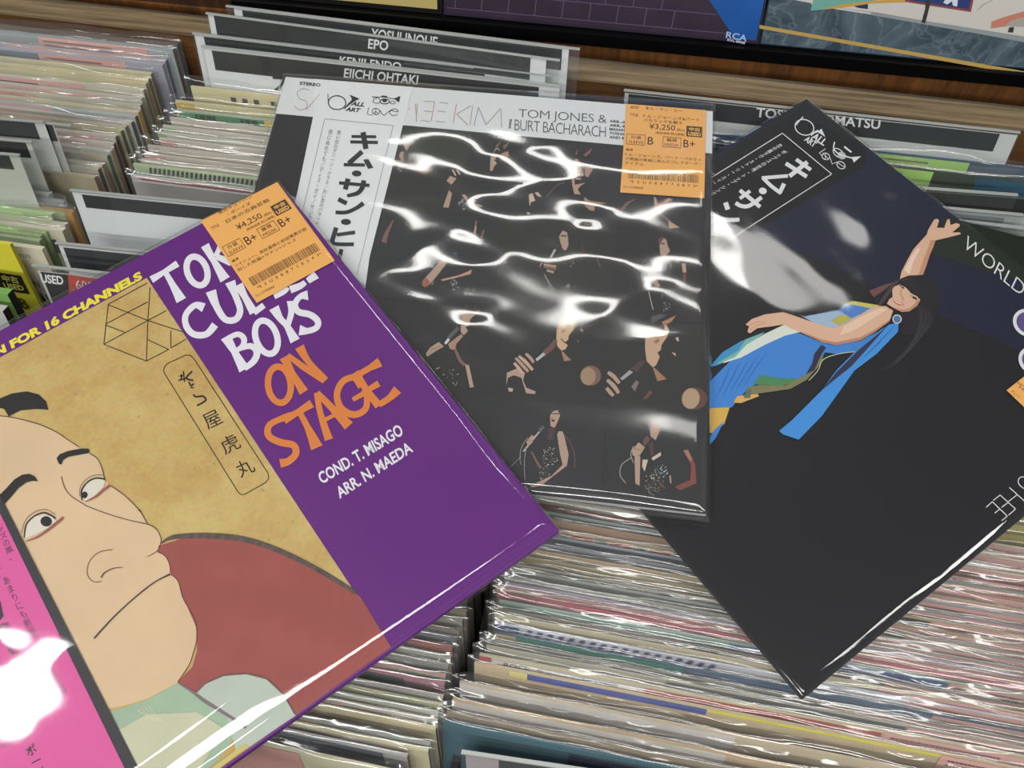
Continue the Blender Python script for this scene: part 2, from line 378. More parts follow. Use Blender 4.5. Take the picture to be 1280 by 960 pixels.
divider((252, 57), (700, 107), 0.8225, 'front divider of the four at the back, large white paper below its black band', band=(0.008, 0.276, -0.019, -0.003, '2b2c2c'), name_text=[('EIICHI OHTAKI', (429.5, 97), (522, 106), (431, 85))], paper=(0.001, 0.292, -0.0006), extra=ohki, full=0.293)
divider((780, 112), (1275, 165), 0.8105, 'wide clear divider with a black name band under the dark album corner', band=(0.004, 0.276, -0.017, -0.003, '22262a'), name_text=[('TOSHIO HOSOMATSU'[:6] + ' K' + 'OMATSU', (944.5, 146), (1099.5, 161.5), (946, 134))], paper=(0.001, 0.288, -0.0025), pcol='c6cac9', extra=lambda p, sh: (p.stroke([(1069, 168), (1082, 170)], 3, '17181a', 3), p.stroke([(1072, 160), (1071, 169)], 3, '17181a', 3)))
# cards at the right end of the right row
divider((1120, 232), (1272, 243), 0.806, 'small clear card with black band in front of the green stickered records', band=(0.005, 0.093, -0.016, -0.003, '26292a'), paper=(0.002, 0.098, -0.003), pcol='8f9f83', ht=0.2)
divider((1100, 252), (1279, 268), 0.806, 'clear card with a dull grey strip behind the dark album edge', band=(0.005, 0.085, -0.012, -0.004, '6f7577'), paper=(0.003, 0.11, -0.002), pcol='9aa09f', ht=0.2)
divider((1130, 268), (1279, 284), 0.806, 'clear card with a dark grey band near the crate side', band=(0.01, 0.085, -0.019, -0.007, '2b2c2c'), paper=(0.003, 0.1, -0.004), pcol='8b908f', ht=0.2)
divider((1150, 290), (1281, 304), 0.806, 'frontmost clear card on the right with a black corner band', band=(0.01, 0.083, -0.018, -0.004, '17191a'), paper=(0.003, 0.095, -0.002), pcol='8f9594', ht=0.2)
# cards of the left row
divider((-150, 134), (106, 158), 0.835, 'clear card reaching furthest right in the left row, black band on white', band=(0.02, 0.142, -0.0145, -0.001, '26262a'), paper=(0.01, 0.143, -0.001), full=0.158, pcol='b9bab6')
divider((-170, 134), (63, 153), 0.838, 'second clear card of the left row, black band with white margin', band=(0.02, 0.139, -0.0145, -0.0015, '2c2d30'), paper=(0.01, 0.147, -0.001), full=0.147, pcol='c6c8c4')
divider((-190, 158), (40, 177), 0.838, 'third clear card of the left row with slanted black band', band=(0.02, 0.143, -0.0135, -0.001, '1e1f21'), paper=(0.01, 0.147, -0.0008), full=0.149, pcol='bfc1bc')
divider((-200, 174), (31, 194), 0.845, 'foremost tall clear card of the left row over the green stickers', band=(0.02, 0.133, -0.0125, -0.0015, '232526'), paper=(0.01, 0.141, -0.001), full=0.142, pcol='b3b7ae')
divider((88, 237), (300, 258), 0.837, 'white paper divider tucked behind the purple album sleeve', band=(0.0075, 0.134, -0.0135, -0.003, BK), paper=(0.0005, 0.134, -0.001), full=0.135)
divider((70, 303), (230, 319), 0.830, 'black banded divider just behind the purple album sleeve', band=(0.004, 0.119, -0.0205, -0.0035, '303236'), paper=(0.001, 0.119, -0.002), full=0.12)
def used(p, sh):
    p.poly([(85, 343), (135, 350), (134, 400), (88, 386)], 'b5473c', 2)
    p.text('USED', (52, 353), (80, 356), (50.5, 342), 'e9eaea', 3, 0.03)
    p.text('600', (96, 361), (118, 364), (94, 349.5), 'e9d9d4', 3, 0.0)
divider((41, 331), (150, 343), 0.842, 'price divider with white lettering on black beside a red block', band=(0.0035, 0.029, -0.055, -0.005, '1f2122'), paper=(0.0015, 0.1, -0.0045), full=0.1, pcol='b8bab8', extra=used)
# ------------------------------------------------------------------ bagged records standing in the crate
SW = 0.3135
BAGS = []
def bag_mesh(seed, amp):
    rr = random.Random(seed); NX = 64; wd = SW + 0.008
    off = rr.random() * 50
    # profile: (distance down from sleeve top, front/back offset, wrinkle weight)
    prof = [(-0.30, 0.0016, 0), (-0.16, 0.0018, .3), (-0.09, 0.0022, .7), (-0.055, 0.0024, 1), (-0.035, 0.0026, 1.2), (-0.022, 0.0027, 1.3), (-0.012, 0.0026, 1.3), (-0.005, 0.0023, 1.2),
            (0.0, 0.0020, 1), (0.0022, 0.0014, .5), (0.0036, 0.0004, 0), (0.0042, -0.0008, 0), (0.0047, -0.0019, 0), (0.0051, -0.0030, 0), (0.0054, -0.0041, 0)]
    V = []; F = []
    for j, (z, y, wg) in enumerate(prof):
        for i in range(NX + 1):
            x = i / NX * wd - 0.004
            lift = 0.0035 * max(0, noise.noise(Vector((x * 9 + off, 3.3, 0)))) + 0.0022 * noise.noise(Vector((x * 24 + off, 1.3, 5)))
            if z > 0.003: lift += (-y) * (0.45 * noise.noise(Vector((x * 10 + off, y * 260, 2.2))) + 0.35 * noise.noise(Vector((x * 46 + off, y * 420, 6.2))))
            zz = z + (lift * amp if -0.03 < z else lift * amp * 0.3 * (z > -0.2))
            n1 = noise.noise(Vector((x * 22 + off, z * 120, off))) * 0.0011 + noise.noise(Vector((x * 70 + off, z * 240, 9))) * 0.00045
            yy = y + (n1 * wg * amp if y > 0 else -abs(n1) * wg * amp * .5)
            if y > 0: yy = max(yy, 0.0007)
            e = min(1.0, min(x + 0.004, wd - 0.004 - x) / 0.006)
            if e < 1: yy = yy * e + (1 - e) * -0.0006
            V.append((x, -yy, zz))
    for j in range(len(prof) - 1):
        for i in range(NX):
            a = j * (NX + 1) + i; F.append((a, a + 1, a + NX + 2, a + NX + 1))
    me = bpy.data.meshes.new('bag'); me.from_pydata(V, [], F); me.materials.append(FILM_BAG)
    me.polygons.foreach_set('use_smooth', [True] * len(F)); me.update(); return me
for k in range(7): BAGS.append(bag_mesh(100 + k, 0.75 + 0.12 * k))
STK = {}
def sleeve_mesh(front, edge, th):
    k = (front, edge, th)
    if k in BC: return BC[k]
    v, f = box_data(0, SW, 0, th, -0.315, 0)
    me = bpy.data.meshes.new('sleeve'); me.from_pydata(v, [], f); me.materials.append(mat(front, 0.5, 0.10, 25)); me.materials.append(mat(edge, 0.6, 0.12, 60))
    me.polygons.foreach_set('material_index', [1, 0, 0, 1, 1, 1]); me.update(); BC[k] = me; return me
INK = mat('5a3d3a', 0.6)
def flat_mesh(name, x0, x1, z0, z1, y, m):
    k = (name, round(x0, 4), round(x1, 4), round(z0, 4), round(z1, 4), y, m.name)
    if k in BC: return BC[k]
    v, f = box_data(x0, x1, y - 0.0002, y, z0, z1); me = bpy.data.meshes.new(name); me.from_pydata(v, [], f); me.materials.append(m); me.update(); BC[k] = me; return me
def sticker_print(wd):
    k = ('sp', wd)
    if k in BC: return BC[k]
    V = []; F = []
    rr = random.Random(int(wd * 1e4))
    for row, (z, h) in enumerate(((-0.0028, 0.0013), (-0.0062, 0.0017), (-0.0105, 0.0016), (-0.016, 0.0024))):
        x = 0.004
        while x < wd * (0.55 + 0.35 * rr.random()):
            ww = 0.0007 + 0.0011 * rr.random(); a = len(V)
            V += [(x, 0, z - h), (x + ww, 0, z - h), (x + ww, 0, z), (x, 0, z)]; F.append((a, a + 1, a + 2, a + 3)); x += ww + 0.0006
    me = bpy.data.meshes.new('small_print'); me.from_pydata(V, [], F); me.materials.append(INK); me.update(); BC[k] = me; return me
nrec = [0]
def record(xl, y, zt, label, group, front='d8d3c4', edge='8a7a62', yaw=0.10, sticker=None, bands=(), th=0.0022, lean=16, bag=True, extra=None, yaw_j=0.004):
    """xl: left x of the sleeve, y/zt: where its top edge lies at mid width"""
    nrec[0] += 1
    mw = lean_mw(Vector((xl, y, zt)), math.radians(lean), R.uniform(-yaw_j, yaw_j))
    t = empty('record', label, 'record', mw, group)
    link('sleeve', sleeve_mesh(front, edge, th), t)
    for (x0, x1, z0, z1, c) in bands:
        link('printed_band', flat_mesh('printed_band', x0, x1, z0, z1, -0.0001, mat(c, 0.45, 0.12, 40)), t)
    if sticker:
        x0, wd, c = sticker[:3]; zs = sticker[3] if len(sticker) > 3 else -0.0015
        s_ = link('price_sticker', flat_mesh('price_sticker', 0, wd, -0.05, 0, -0.0004, mat(c, 0.5)), t); s_.location = (x0, 0, zs if len(sticker) > 3 else -0.0004)
        q = link('small_print', sticker_print(round(wd, 3)), s_); q.location = (0, -0.0009, 0)
    if bag:
        link('plastic_bag', BAGS[nrec[0] % len(BAGS)], t)
    if extra: extra(t)
    return t
PINK = 'd9a8a0'; GRN = 'a6cf72'
def ysolve(px, py, z): return at(px, py, z)
CN = {'d8d3c4': 'cream', 'cfcac0': 'off-white', 'bdb9ae': 'light grey'}

# ---- right row, lower part: listed by the px height of the top edge at column 740 px
RIGHT = [ # y740, front colour, colour words, bands[(x0,x1,colour)], sticker (x0,wd,colour) , left x offset
 (548, 'a89f54', 'olive', [], None, .004), (560, 'a39a4a', 'dull olive', [], None, .002), (572, 'b0a75c', 'yellowish olive', [], None, .005), (584, '9a9048', 'dark olive', [], None, .003),
 (597, 'cfc9bb', 'cream', [], (.185, .12, PINK), 0), (606, 'c6beb2', 'light grey', [(.12, .222, '8ea7b5')], (.223, .085, PINK), .002),
 (615, 'cdbfae', 'tan', [], (.212, .098, PINK), .001), (624, 'd2cdc2', 'cream', [(.1, .23, '3a3554')], (.231, .078, PINK), .003),
 (633, 'c9c4b6', 'off-white', [(.1, .218, '4a4548')], (.219, .09, PINK), 0),
 (642, '6f2f24', 'reddish brown', [(.17, .2, '8aa3b4')], (.201, .105, PINK), .002),
 (651, '8d9a98', 'grey green', [(0, .15, '4d5557')], (.19, .11, PINK), .004),
 (660, 'a4836a', 'light brown', [], (.186, .12, PINK), .001),
 (669, 'b3a58c', 'tan', 'STAMPS', (.196, .11, PINK), .004),
 (680, '99a0a6', 'blue grey', [(0, .16, '3d4456')], (.2, .11, PINK), .002),
 (691, '8d9299', 'steel grey', [(.02, .18, '474a52')], (.188, .12, PINK), .001),
 (701, 'b7a384', 'sand', [(.17, .235, '2f2a2a')], (.236, .075, PINK), .003),
 (711, 'a59878', 'khaki', [(0, .14, '8f8360')], (.215, .095, PINK), 0),
 (722, 'a39c88', 'khaki grey', [(.02, .1, '3d433f'), (.15, .222, '5d5535')], (.223, .085, PINK), .002),
 (731, '9ba096', 'grey', [(.0, .16, '565c58')], (.205, .105, PINK), .004),
 (740, 'a6a59b', 'pale grey', 'TEXT', (.172, .135, PINK), .001),
 (748, 'b3a3b5', 'lavender', [(.0, .16, 'a894ac')], (.2, .105, PINK), .003),
 (755, 'b08880', 'dusty pink', [(.02, .12, 'b35b62')], (.21, .1, PINK), -.002),
 (762, 'b75b66', 'rose red', [(0.0, .13, 'c0606c'), (.13, .2, 'c89a92')], (.2, .11, PINK), 0),
 (772, 'a9b9ad', 'pale green', [(.0, .13, '86a89a'), (.13, .245, '4e66a0')], (.246, .06, PINK), .001),
 (783, '83796e', 'brown grey', [(0.0, .17, '6d645b'), (.17, .215, '4b484a')], (.216, .09, PINK), -.002),
 (791, 'c7bc9e', 'cream', [], (.21, .1, PINK), 0),
 (801, 'd2d2dc', 'pale blue grey', 'DIAG', (.225, .08, PINK), .001),
 (812, '3f5d78', 'slate blue', [(0.0, .012, 'c9b48a'), (.012, .105, '2f8a72'), (.105, .235, '5a708e')], (.236, .07, PINK), .002),
 (824, '8c887c', 'grey brown', [(0, .1, '7d7a70')], (.185, .12, PINK), -.002),
 (833, 'b3ae9c', 'pale stone', [(.1, .225, '55585e')], (.226, .08, PINK), -.001),
]
STRIP = {}
def stamps(t):
    for i in range(4):
        link('printed_stamp', flat_mesh('printed_stamp', .03 + i * .023, .045 + i * .023, -.0075, -.001, -0.00025, mat('c9b88e')), t)
        link('printed_stamp', flat_mesh('printed_stamp', .031 + i * .023, .044 + i * .023, -.0066, -.0016, -0.0004, mat('a8463e')), t)
        link('printed_stamp', flat_mesh('printed_stamp', .046 + i * .023, .052 + i * .023, -.006, -.003, -0.0003, mat('343a4e')), t)
def diag(t):
    me = BC.get('diag')
    if not me:
        V = []; F = []
        for i in range(18):
            x = .016 + i * .006; a = len(V); V += [(x, -.0004, -.009), (x + .003, -.0004, -.009), (x + .006, -.0004, -.001), (x + .003, -.0004, -.001)]; F.append((a, a + 1, a + 2, a + 3))
        me = bpy.data.meshes.new('diagonal_stripes'); me.from_pydata(V, [], F); me.materials.append(mat('4a4a86')); BC['diag'] = me
    link('diagonal_stripes', me, t)
    link('printed_band', flat_mesh('printed_band', 0, .014, -.03, -.001, -0.0003, mat('27457e')), t)
def raw_text(t, name, body, x0, x1, z0, z1, c, bold=0.02, y=-0.0006):
    vs, fs = text_mesh(body, bold)
    me = bpy.data.meshes.new(name); me.from_pydata([(x0 + (x1 - x0) * a, y, z0 + (z1 - z0) * b) for a, b in vs], [], fs); me.materials.append(mat(c)); link(name, me, t)
XL3 = -0.0555
for i, (yp, fc, cw, bd, stk, xo) in enumerate(RIGHT):
    q = at(740, yp, BINZ)
    ex = None; bands = []
    if bd == 'STAMPS': ex = stamps; bands = [(.025, .125, -.009, -.0005, '8e886f')]
    elif bd == 'DIAG': ex = diag
    elif bd == 'TEXT': ex = lambda t: raw_text(t, 'lettering', 'Golden Guitar', .1, .14, -.0065, -.0015, 'd8dad2')
    else: bands = [(a, b, -.035, -.0012, c) for a, b, c in bd]
    where = {0: 'rearmost of the olive ones beyond the dark album', 1: 'second of the olive ones by the dark album', 2: 'third of the olive ones by the dark album', 3: 'frontmost of the olive ones by the dark album'}
    if i in where: lab = f'{cw} bagged record, {where[i]}'
    else:
        extra_w = {'STAMPS': 'a row of red square stamps', 'DIAG': 'purple and white diagonal stripes', 'TEXT': 'pale lettering along its top'}.get(bd if isinstance(bd, str) else '', '')
        CW = {'8ea7b5': 'light blue', '3a3554': 'navy', '4a4548': 'charcoal', '8aa3b4': 'sky blue', '4d5557': 'dark grey', '3d4456': 'dark navy', '474a52': 'iron grey', '2f2a2a': 'black', '8f8360': 'drab', '3d433f': 'dark green', '5d5535': 'umber', '565c58': 'grey', 'a894ac': 'mauve', 'b35b62': 'rose', 'c0606c': 'rose', '86a89a': 'teal green', '4e66a0': 'blue', '6d645b': 'brown', '4b484a': 'graphite', 'c9b48a': 'tan', '2f8a72': 'green', '5a708e': 'slate', '7d7a70': 'stone', '55585e': 'dark steel', 'c89a92': 'salmon'}
        if not extra_w: extra_w = (' and '.join(CW[c] for _, _, c in bd[:2]) + ' edge print') if bd else 'a plain edge'
        tail = ['beyond the dark album', 'beside the dark album', 'left of the dark album corner', 'under the dark album corner'][min(3, i // 8)]
        lab = f'{cw} record with {extra_w}, {tail}'
    record(XL3 + xo, q.y - (q.x - (XL3 + .157)) * 0.0, BINZ + R.uniform(-.0015, .0015), lab, 'records in the right row', fc, 'a89b86', sticker=stk, bands=bands, extra=ex, lean=18, th=0.0010)
# the last ones, their faces more open
def weather(t):
    link('printed_band', flat_mesh('printed_band', .0, .007, -.05, -.001, -0.0003, mat('a3343c')), t)
    link('printed_band', flat_mesh('printed_band', .008, .092, -.0085, -.0018, -0.0003, mat('cfc8c8')), t)
    raw_text(t, 'lettering', 'ROCK  SONIX WEATHER', .014, .078, -.0062, -.0025, '3a3a3e')
    link('printed_band', flat_mesh('printed_band', .092, .216, -.0085, -.0018, -0.0003, mat('a8423c')), t)
def P(yp, z=BINZ): return at(740, yp, z).y
G3 = 'records in the right row'
record(XL3 - .004, P(845), BINZ, 'cream bagged record with a red edge print and small white title strip', G3, 'cdc3a6', 'a89b86', sticker=(.217, .08, PINK), extra=weather, lean=24, th=0.0015)
record(XL3 - .006, P(856), BINZ - .002, 'tan bagged record with blue edge print turning to a bright yellow line', G3, 'c4b294', 'a89b86', sticker=(.248, .06, PINK), bands=[(.02, .03, -.006, -.001, 'd8d08a'), (.03, .128, -.006, -.001, '525f9e'), (.128, .248, -.0028, -.0008, 'd3d04a')], lean=24, th=0.0015)
record(XL3 - .012, P(884), BINZ - .004, 'pale grey bagged record with a folded clear bag corner, behind the last brown one', G3, 'c8b9a0', '8b7a60', bands=[(.0, .15, -.2, -.001, 'd0cdc9')], lean=24, th=0.0015)
record(XL3 - .014, P(908), BINZ - .004, 'brown bagged record with white left half, third from the front of the right row', G3, 'bfa684', '8b7a60', bands=[(.0, .148, -.2, -.001, 'cdc6bf')], lean=24, th=0.0015)
record(XL3 - .016, P(926), BINZ - .006, 'dark brown bagged record, second from the front of the right row', G3, '94846e', '5d4a38', lean=24, th=0.0015)
record(XL3 - .017, P(938), BINZ - .006, 'teal and navy bagged record, frontmost in the right row', G3, '3d6470', '3d4f55', bands=[(.07, .3, -.03, -.006, '24344e')], lean=24, th=0.0015)
divider((577, 939), (1190, 1030), BINZ - .004, 'clear divider at the very front of the right row', band=(0.02, 0.29, -.02, -.003, '4b5150'), paper=(.002, .3, -.002), pcol='b3a9ad', full=.312)

# ---- the ones the albums lie on
for k in range(15):
    record(XL3 + R.uniform(-.002, .003), .235 + k * .0135, BINZ - .001, 'bagged record standing hidden beneath the dark album', 'records beneath the dark album', ('cdc6b4', 'b9b4a8', 'c9b8a8')[k % 3], bag=False)
for k in range(12):
    record(-.395 + R.uniform(-.002, .003), .125 + k * .0145, .797, 'record standing hidden beneath the purple album in the middle row', 'records beneath the purple album', ('cdc6b4', 'b9b4a8', 'c9b8a8')[k % 3], bag=False)
for k in range(12):
    record(-.745 + R.uniform(-.002, .003), -.03 + k * .021, .797, 'record standing hidden beneath the purple album in the left row', 'left row records beneath the purple album', ('cdc6b4', 'b9b4a8', 'c9b8a8')[k % 3], bag=False)
# ---- right row, behind: green stickered ones under the name divider
record(-.03, at(1160, 201, .79).y + .003, .79, 'blue and dark bagged record with a lime sticker under the name divider', 'records behind the dark album', '35506e', '1c4a66', sticker=(.182, .072, GRN), bands=[(.255, .29, -.04, -.001, '4a5c6a')])
record(-.033, at(1150, 216, .79).y + .003, .79, 'dark green bagged record with a lime price sticker before the blue one', 'records behind the dark album', '2f3d33', '1c4a5c', sticker=(.165, .066, GRN), bands=[(.262, .30, -.03, -.001, '1d5068')])
record(-.03, at(1200, 246, .795).y, .795, 'lime edged bagged record between two clear cards', 'records behind the dark album', 'a9b890', '8a9a70', sticker=(.24, .05, 'b9c994'))
record(-.028, at(1267, 322, .8).y, .8, 'tan bagged record peeping out beside the dark album', 'records behind the dark album', 'b0a078', '8a7a60')

# ---- middle row, rear: listed by px of the left top corner
def zig(t):
    me = BC.get('zig')
    if not me:
        V = []; F = []
        for i in range(24):
            x = .012 + i * .0038; a = len(V); V += [(x, -.0004, -.0065), (x + .0022, -.0004, -.0065), (x + .0040, -.0004, -.0012), (x + .0018, -.0004, -.0012)]; F.append((a, a + 1, a + 2, a + 3))
        me = bpy.data.meshes.new('hatched_print'); me.from_pydata(V, [], F); me.materials.append(mat('3b4046')); BC['zig'] = me
    link('hatched_print', me, t)
def squares(t):
    for k in (.034, .044, .054, .069): link('printed_square', flat_mesh('printed_square', k, k + .0045, -.0095, -.0055, -0.0003, mat('3c3a24')), t)
def greentext(t):
    [link('dark_print', flat_mesh('dark_print', k, k + .0022, -.0052 - .0004 * (n % 3), -.002, -0.0003, mat('1d2c22')), t) for n, k in enumerate((.016, .0195, .022, .0255, .028, .031, .055, .0585, .061, .0645, .067))]
    s_ = link('price_tag', flat_mesh('price_tag', .0755, .104, -.017, -.001, -0.0005, mat('e2c63c')), t)
    raw_text(t, 'lettering', '¥20A', .083, .102, -.0105, -.0055, '5a4a14', .03, -0.001)
MID = [((238, 108), 'd6cda6', 'cream', [], squares, 'four small dark squares, at the very back'), ((219, 126), 'cfc79c', 'pale yellow', [(0, .016, 'c9ac4e')], None, 'a mustard left end'),
       ((220, 137), 'a9b49c', 'grey green', [(.002, .075, '4d8a60')], greentext, 'a green lettered band and yellow tag'), ((212, 147), 'c9c2b4', 'pale stone', [], None, 'a plain edge before the green band'),
       ((203, 157), 'c8c3b6', 'cream grey', [(0, .01, 'a9c49a')], None, 'a mint left corner'), ((196, 165), 'c3c2b6', 'pale grey', [(0, .008, '8fae86')], None, 'a green left corner'),
       ((199, 173), 'cfc6ba', 'ivory', [(0, .015, 'c48e86')], None, 'a pink left corner'), ((184, 182), 'bfb9ae', 'stone grey', [(.07, .3, '8a9090')], None, 'a dull blue grey print'),
       ((199, 186), 'c9c1b0', 'oatmeal', [], None, 'a plain oatmeal edge'), ((180, 192), 'c4bcae', 'beige', [(0, .018, 'c9837a')], None, 'a red pink left corner'), ((176, 199), 'bdb7a8', 'putty', [], None, 'a plain putty edge'),
       ((166, 205), 'aebf9c', 'sage green', [], zig, 'black hatched print'), ((163, 219), 'cac5c4', 'white', [(.008, .3, 'b8666c')], None, 'a raspberry band along its top'),
       ((165, 226), 'bfbdbb', 'light grey', [], None, 'a white edge by the white divider')]
for i, (tl, fc, cw, bd, ex, desc) in enumerate(MID):
    q = at(tl[0], tl[1], .795)
    record(q.x, q.y, .795, f'{cw} bagged record in the middle row with {desc}', 'records in the middle row behind', fc, 'b5aa90', bands=[(a, b, -.012 if c == 'b8666c' else -.035, -.0012, c) for a, b, c in bd], extra=ex, lean=16)

# ---- middle row, front: listed by px of the right top corner
FRONT = [((583, 765), '8f8672', 'khaki grey', [], None), ((578, 777), '9a9890', 'silver grey', [], None), ((574, 790), '8d8578', 'taupe', [], None), ((571, 801), '72757a', 'dark silver', [], None),
         ((565, 812), 'a9706c', 'brick pink', [(.298, .3135, 'b5502e')], None), ((563, 825), 'b3b1a6', 'white grey', [], None), ((560, 833), '9da097', 'dull grey', [], None),
         ((557, 845), 'cfaaa4', 'pale pink', [(.285, .3135, '5d8f62')], (.16, .12, PINK)), ((555, 858), 'b0808a', 'mauve pink', [(.25, .29, '484a52')], None), ((553, 876), 'b9b0a8', 'grey beige', [(.258, .31, '8a9290')], (.12, .13, PINK)),
         ((551, 885), 'a9a884', 'yellow green', [(.10, .255, 'b5b06a')], None), ((547, 895), 'c3c6b8', 'pale mint', [], (.13, .12, PINK)), ((546, 905), 'c5bfb0', 'ivory grey', [], (.1, .16, PINK)),
         ((544, 914), 'cdc0a0', 'cream tan', [], (.1, .14, PINK)), ((538, 930), '9a9d98', 'silver', [(.1, .25, 'c9a45c')], None), ((535, 940), 'd3cba8', 'pale cream', [], None), ((509, 946), 'a9a9a8', 'dark silver edged', [(.24, .3, '585d66')], (.1, .13, PINK))]
for i, (tr, fc, cw, bd, stk) in enumerate(FRONT):
    q = at(tr[0], tr[1], .797)
    d = ['by the black gap below the purple album', 'halfway down below the purple album', 'near the bottom below the purple album'][i // 6]
    record(q.x - SW, q.y, .797, f'{cw} bagged record in the middle row, {d}', 'records in the middle row in front', fc, ['7a3a2c', '2d3a32', 'a89878', '6b6a60'][i % 4], sticker=stk, bands=[(a, b, -.035, -.0012, c) for a, b, c in bd])
def lastpink(t):
    s_ = link('price_sticker', flat_mesh('price_sticker', .1, .255, -.06, -.0015, -0.0004, mat('cf9e98')), t)
    raw_text(t, 'lettering', '小宅珠実', .148, .178, -.0065, -.002, '4a3232', .01, -.001); raw_text(t, 'lettering', 'ウィンドウズ', .152, .195, -.0165, -.0115, '4a3232', .02, -.001)
q = at(505, 966, .797)
record(q.x - SW, q.y, .797, 'pale pink stickered record at the very front of the middle row', 'records in the middle row in front', 'c9c6a8', '8a8a70', extra=lastpink)

# ---- left row, rear: listed by px of the right top corner
LEFT = [((222, 55), '6c5a50', 'brown', '1f4a66', [], None), ((216, 62), '9aa3a6', 'blue grey', '5a4a3a', [], (.19, .10, PINK)), ((212, 70), '8d959c', 'slate', '6a5540', [(.0, .19, '585f66')], (.19, .11, PINK)), ((206, 77), 'b5a9ae', 'lilac grey', '4a4870', [], (.17, .10, PINK)),
        ((202, 83), 'a4a6b4', 'lavender', '8a88a0', [(0, .2, '70788c')], (.2, .08, PINK)), ((188, 93), 'cfc6a2', 'cream yellow', '6a6048', [], None), ((184, 101), 'd2c79e', 'butter', '6a5a3e', [], None), ((181, 107), 'c7bd96', 'straw', '8a7a58', [], None),
        ((178, 115), 'c9c2b0', 'cream', '77705a', [], (.15, .11, PINK)), ((176, 124), 'c0bcae', 'pale grey', '8f8a78', [], (.14, .14, PINK)), ((175, 132), 'b9b5a0', 'putty', '4a4a38', [(0, .12, '7d7860')], (.12, .1, 'cf8e84')), ((173, 140), 'c7bba0', 'sand', 'b0883a', [(.22, .26, 'b8ab48')], (.10, .10, PINK)),
        ((169, 146), 'a9aeae', 'grey', '5a3a30', [], (.12, .12, PINK)), ((164, 153), 'b9b5b0', 'silver', '3a4a34', [(0, .1, '6a7078')], (.1, .12, PINK)), ((156, 160), 'b5ae98', 'tan grey', '5a6a48', [], (.11, .14, PINK)), ((150, 166), 'a8a07e', 'olive tan', '36402c', [], (.12, .1, PINK)),
        ((143, 173), 'bdb5a8', 'stone', '4a2a20', [], (.17, .13, PINK)), ((141, 181), 'c4b8ac', 'blush grey', '3a2a22', [], (.16, .13, PINK)), ((138, 190), 'b5b3b0', 'dull silver', 'a08660', [], (.15, .13, PINK)), ((133, 197), 'aaa690', 'grey olive', '4d5c38', [], (.15, .1, 'c9a49c')),
        ((128, 206), 'b0a89c', 'warm grey', '8a7050', [], (.15, .12, PINK)), ((122, 213), 'aaa492', 'drab', '2c2a26', [(.2, .28, 'a8c060')], None), ((117, 224), 'a59b80', 'khaki', '7a5a3a', [], (.19, .06, 'b5c96a'))]
for i, (tr, fc, cw, ec, bd, stk) in enumerate(LEFT):
    zt = .806 if i < 2 else .80
    q = at(tr[0], tr[1], zt)
    EW = {'1f4a66': 'deep blue', '5a4a3a': 'brown', '6a5540': 'walnut', '4a4870': 'violet', '8a88a0': 'lilac', '6a6048': 'drab', '6a5a3e': 'tan', '8a7a58': 'khaki', '77705a': 'olive grey', '8f8a78': 'stone', '4a4a38': 'dark olive', 'b0883a': 'ochre', '5a3a30': 'maroon', '3a4a34': 'bottle green', '5a6a48': 'moss', '36402c': 'dark moss', '4a2a20': 'dark red brown', '3a2a22': 'black brown', 'a08660': 'cardboard', '4d5c38': 'green', '8a7050': 'light brown', '2c2a26': 'black', '7a5a3a': 'rust brown'}[ec]
    record(q.x - SW, q.y, zt, f'{cw} bagged record in the left row, side edge {EW}', 'records in the left row behind', fc, ec, sticker=stk, bands=[(a, b, -.035, -.0012, c) for a, b, c in bd], th=.0042)
# ---- left row, front: green stickered ones
GL = [((60, 245), 'b8bdb0', 'grey', '7d8a8c', (.22, .078, GRN)), ((78, 254), '8a8f96', 'blue grey', '7a8088', (.18, .06, GRN)), ((90, 266), 'a8803a', 'mustard', 'b08a3c', None), ((80, 264), '9aa67c', 'green', '8ab060', (.2, .07, GRN)), ((63, 270), 'a4c080', 'light green', '7a9a50', (.16, .13, 'bbe48c')), ((62, 278), 'a9bb88', 'soft green', '6a8848', (.15, .14, 'bbe48c')),
      ((80, 283), 'c9c2ac', 'cream', '9a9078', None), ((77, 291), 'cdc8b2', 'ivory', '8a836c', None), ((58, 290), '9ab070', 'leaf green', '5c7a34', (.14, .15, 'b8e284')), ((50, 296), '93a870', 'grass green', '4d6a2c', (.14, .14, 'b4de80')), ((48, 303), 'a5b890', 'grey green', '5a6a40', (.15, .12, 'bbe48c'))]
for i, (tr, fc, cw, ec, stk) in enumerate(GL):
    q = at(tr[0], tr[1], .805)
    ex = (lambda t: link('printed_square', flat_mesh('printed_square', SW - .019, SW - .008, -.02, -.008, -0.0005, mat('0d0d0d')), t)) if i == 7 else None
    record(q.x - SW, q.y, .805, f'{cw} bagged record in the left row ' + ('with lime sticker' if stk else 'without sticker') + ', behind the yellow one', 'green stickered records in the left row', fc, ec, sticker=stk, th=.004, extra=ex, lean=18)
def cartoon(t):
    raw_text(t, 'lettering', 'B.C. RECORDS', SW - .045, SW - .012, -.009, -.006, '6a675c', 0, -.0006)
    sh_ = None
    V = []; F = []
    for k in range(14):
        a0 = math.pi * k / 14; a1 = math.pi * (k + 1) / 14; b = len(V); c = (SW - .033, -.03)
        for r0, a in ((.0075, a0), (.0075, a1), (.0115, a1), (.0115, a0)): V.append((c[0] + r0 * math.cos(a), -.0006, c[1] + r0 * math.sin(a)))
        F.append((b, b + 1, b + 2, b + 3))
    me = bpy.data.meshes.new('printed_face'); me.from_pydata(V, [], F); me.materials.append(mat('151515')); link('printed_face', me, t)
    raw_text(t, 'lettering', 'LAGOON', SW - .046, SW - .016, -.037, -.031, '1b1b1b', .0)
    raw_text(t, 'lettering', 'RGTHAN', SW - .045, SW - .014, -.06, -.043, '1b1b1b', .03)
q = at(52, 313, .81)
